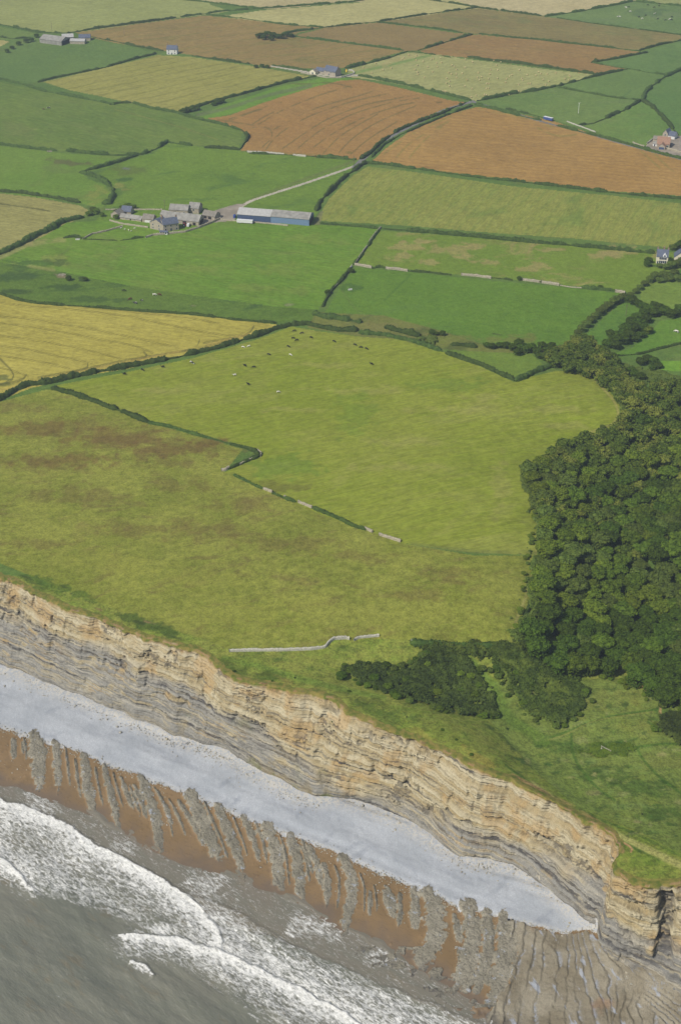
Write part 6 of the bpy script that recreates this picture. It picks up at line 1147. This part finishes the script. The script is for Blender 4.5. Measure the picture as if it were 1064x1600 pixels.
for (a, b) in BP:
    p = place(532 + a / 2, b / 2 + .4); o = B0 if first else copy_tree(B0); first = False; o.name = 'hay_bale'
    o.location = p; o.rotation_euler = (0, 0, random.uniform(0, 3.1)); o.scale = (.95, .95, .95); tag(o, 'round straw bale lying in the pale cut field', 'hay bale', 'round bales in the cut field')

# ---------------------------------------------------------------- cattle, one skinned body each
def skinned(name, verts, edges, radii, mat, root=0):
    me = bpy.data.meshes.new(name); me.from_pydata(verts, edges, []); o = bpy.data.objects.new(name, me); C.objects.link(o); m = o.modifiers.new('s', 'SKIN')
    for i, r in enumerate(radii): v = me.skin_vertices[0].data[i]; v.radius = (r if isinstance(r, tuple) else (r, r)); v.use_root = i == root
    o.modifiers.new('d', 'SUBSURF').levels = 1; dg = bpy.context.evaluated_depsgraph_get(); dg.update(); r_ = bpy.data.meshes.new_from_object(o.evaluated_get(dg)); bpy.data.objects.remove(o); r_.materials.clear(); r_.materials.append(mat); r_.name = name
    for p in r_.polygons: p.use_smooth = True
    return r_
def cow_mesh(mat, graze, fluff=1.0):
    V = [(-1.0,0,1.15),(-.75,0,1.12),(-.2,0,1.02),(.35,0,1.05),(.7,0,1.15),(1.0,0,1.22 if not graze else 1.0),(1.3,0,1.4 if not graze else .62),(1.5,0,1.42 if not graze else .38),(1.78,0,1.3 if not graze else .16)]; E = [(i, i+1) for i in range(8)]; R_ = [.18,.34,.42,.40,.34,.22,.17,.17,.10]
    def chain(st, pts, rad):
        k = st
        for p, r in zip(pts, rad): V.append(p); R_.append(r); E.append((k, len(V)-1)); k = len(V)-1
    for s in (-1, 1):
        chain(1, [(-.85, s*.26, .95), (-.80, s*.27, .66), (-.98, s*.27, .42), (-.90, s*.27, .06)], [.20,.12,.07,.08]); chain(4, [(.68, s*.24, .85), (.66, s*.24, .5), (.70, s*.24, .28), (.70, s*.24, .05)], [.16,.09,.065,.08]); chain(7, [(V[7][0]-.08, s*.26, V[7][2]+.12)], [.05])
    chain(0, [(-1.16, 0, .95), (-1.18, 0, .5)], [.04,.03])
    return skinned('body', V, E, [r * fluff for r in R_], mat, 2)
M_black = plain('black hide', A(34,32,32), .6, .2, 2); M_wh = plain('white hide', A(226,220,206), .8, .06, 2); M_brown = plain('brown hide', A(96,58,38), .7, .15, 2)
t = NT('pied hide', .7, .2); n1 = t.noise(t.obj, 1.3, 2); M_pied = t.color(t.mix(t.ramp(n1, .48, .52), A(36,34,34), A(226,222,212)))
COWM = {k: (cow_mesh(m_, True), cow_mesh(m_, False)) for k, m_ in (('black', M_black), ('white', M_wh), ('brown', M_brown), ('pied', M_pied))}
def cow(px_, py_, kind, label, group=None, sc=1.0, rz=None):
    g = random.random() < .65; o = link('cow', COWM[kind][0 if g else 1], None, place(px_, py_)); o.rotation_euler = (0, 0, rz if rz is not None else random.choice([0, 3.14]) + random.uniform(-.7, .7)); o.scale = (sc, sc, sc); tag(o, label, 'cow', group)
for p in [(460.3,518),(472,521.5),(458,529.5),(463.7,532.5),(486.5,528.5),(450.7,542.5),(522,534.5),(554.5,539.8),(564,544),(572.5,546),(580.4,570),(383,572.5),(397,574.5),(388,601.5),(255,574.5),(195,585.5),(223,579),(420,555)]:
    cow(*p, 'black', 'black cow grazing in the large yellow green pasture', 'black cows of the large pasture', .98)
for p in [(454,555.5),(367,587),(435,613.5),(380,543.5),(389,542)]: cow(*p, 'white', 'white cow in the large yellow green pasture', 'white cows of the large pasture', .9)
cow(300, 568, 'pied', 'black and white cow by the barley hedge in the large pasture', None, 1.2); cow(194, 455.5, 'black', 'black cow standing apart on the dark rushy strip', None, 1.15, .2); cow(204, 468.5, 'brown', 'dark brown cow on the dark rushy strip', None, 1.15); cow(212, 475, 'pied', 'black and white cow nearest the barley on the rushy strip', None, 1.15)
cow(222, 470.5, 'pied', 'small pied calf on the dark rushy strip', None, .8); cow(242, 462, 'white', 'white cow on the dark rushy strip', None, 1.2, .1); cow(249.5, 461.5, 'brown', 'brown cow touching the white one on the rushy strip', None, 1.15); cow(69, 171.5, 'brown', 'dark cow in the mown green field on the left', None, 1.0); cow(77, 169.5, 'pied', 'black and white cow in the mown green field on the left', None, 1.2); cow(1056, 519.5, 'white', 'white cow in the curving meadow at the right edge', None, 1.3)
for (a, b), k_ in zip([(808,36),(820,33),(828,54),(770,78),(780,78),(868,80),(883,87),(898,72),(940,64),(938,35),(955,87),(962,18),(960,28),(990,94),(1010,90),(1020,80),(1018,92),(908,24)], 'wbwwwbwbwbbbbbwbbb'):
    cow(704 + a / 2.9556, b / 2.9556 + .5, 'white' if k_ == 'w' else 'black', ('white' if k_ == 'w' else 'black') + ' cow in the far pasture at the top right', ('white' if k_ == 'w' else 'black') + ' cows of the far pasture', 1.1)
SH = cow_mesh(M_wh, True, 1.25); SH.name = 'sheep'
for p in [(196,359),(201.5,360),(205.7,361.5),(190,357),(211,357.5)]:
    o = link('sheep', SH, None, place(*p)); o.rotation_euler = (0, 0, random.uniform(0, 6)); o.scale = (.62,) * 3; tag(o, 'white sheep in the small paddock left of the farmhouse', 'sheep', 'sheep of the small paddock')
# ---------------------------------------------------------------- aerial haze: one closed box of thin air
hz = bpy.data.materials.new('haze air'); hz.use_nodes = True; nt = hz.node_tree
for n_ in list(nt.nodes):
    if n_.type == 'BSDF_PRINCIPLED': nt.nodes.remove(n_)
vol = nt.nodes.new('ShaderNodeVolumePrincipled'); vol.inputs['Color'].default_value = (0.72, 0.83, 0.95, 1)
vol.inputs['Density'].default_value = HAZE; vol.inputs['Anisotropy'].default_value = 0.2
nt.links.new(vol.outputs[0], nt.nodes['Material Output'].inputs['Volume'])
hb = MB(); hb.box(-3600, 3600, -900, 9100, -60, 430); ho = hb.build('haze', hz); tag(ho, 'thin blue summer haze over the whole coast', kind='stuff')
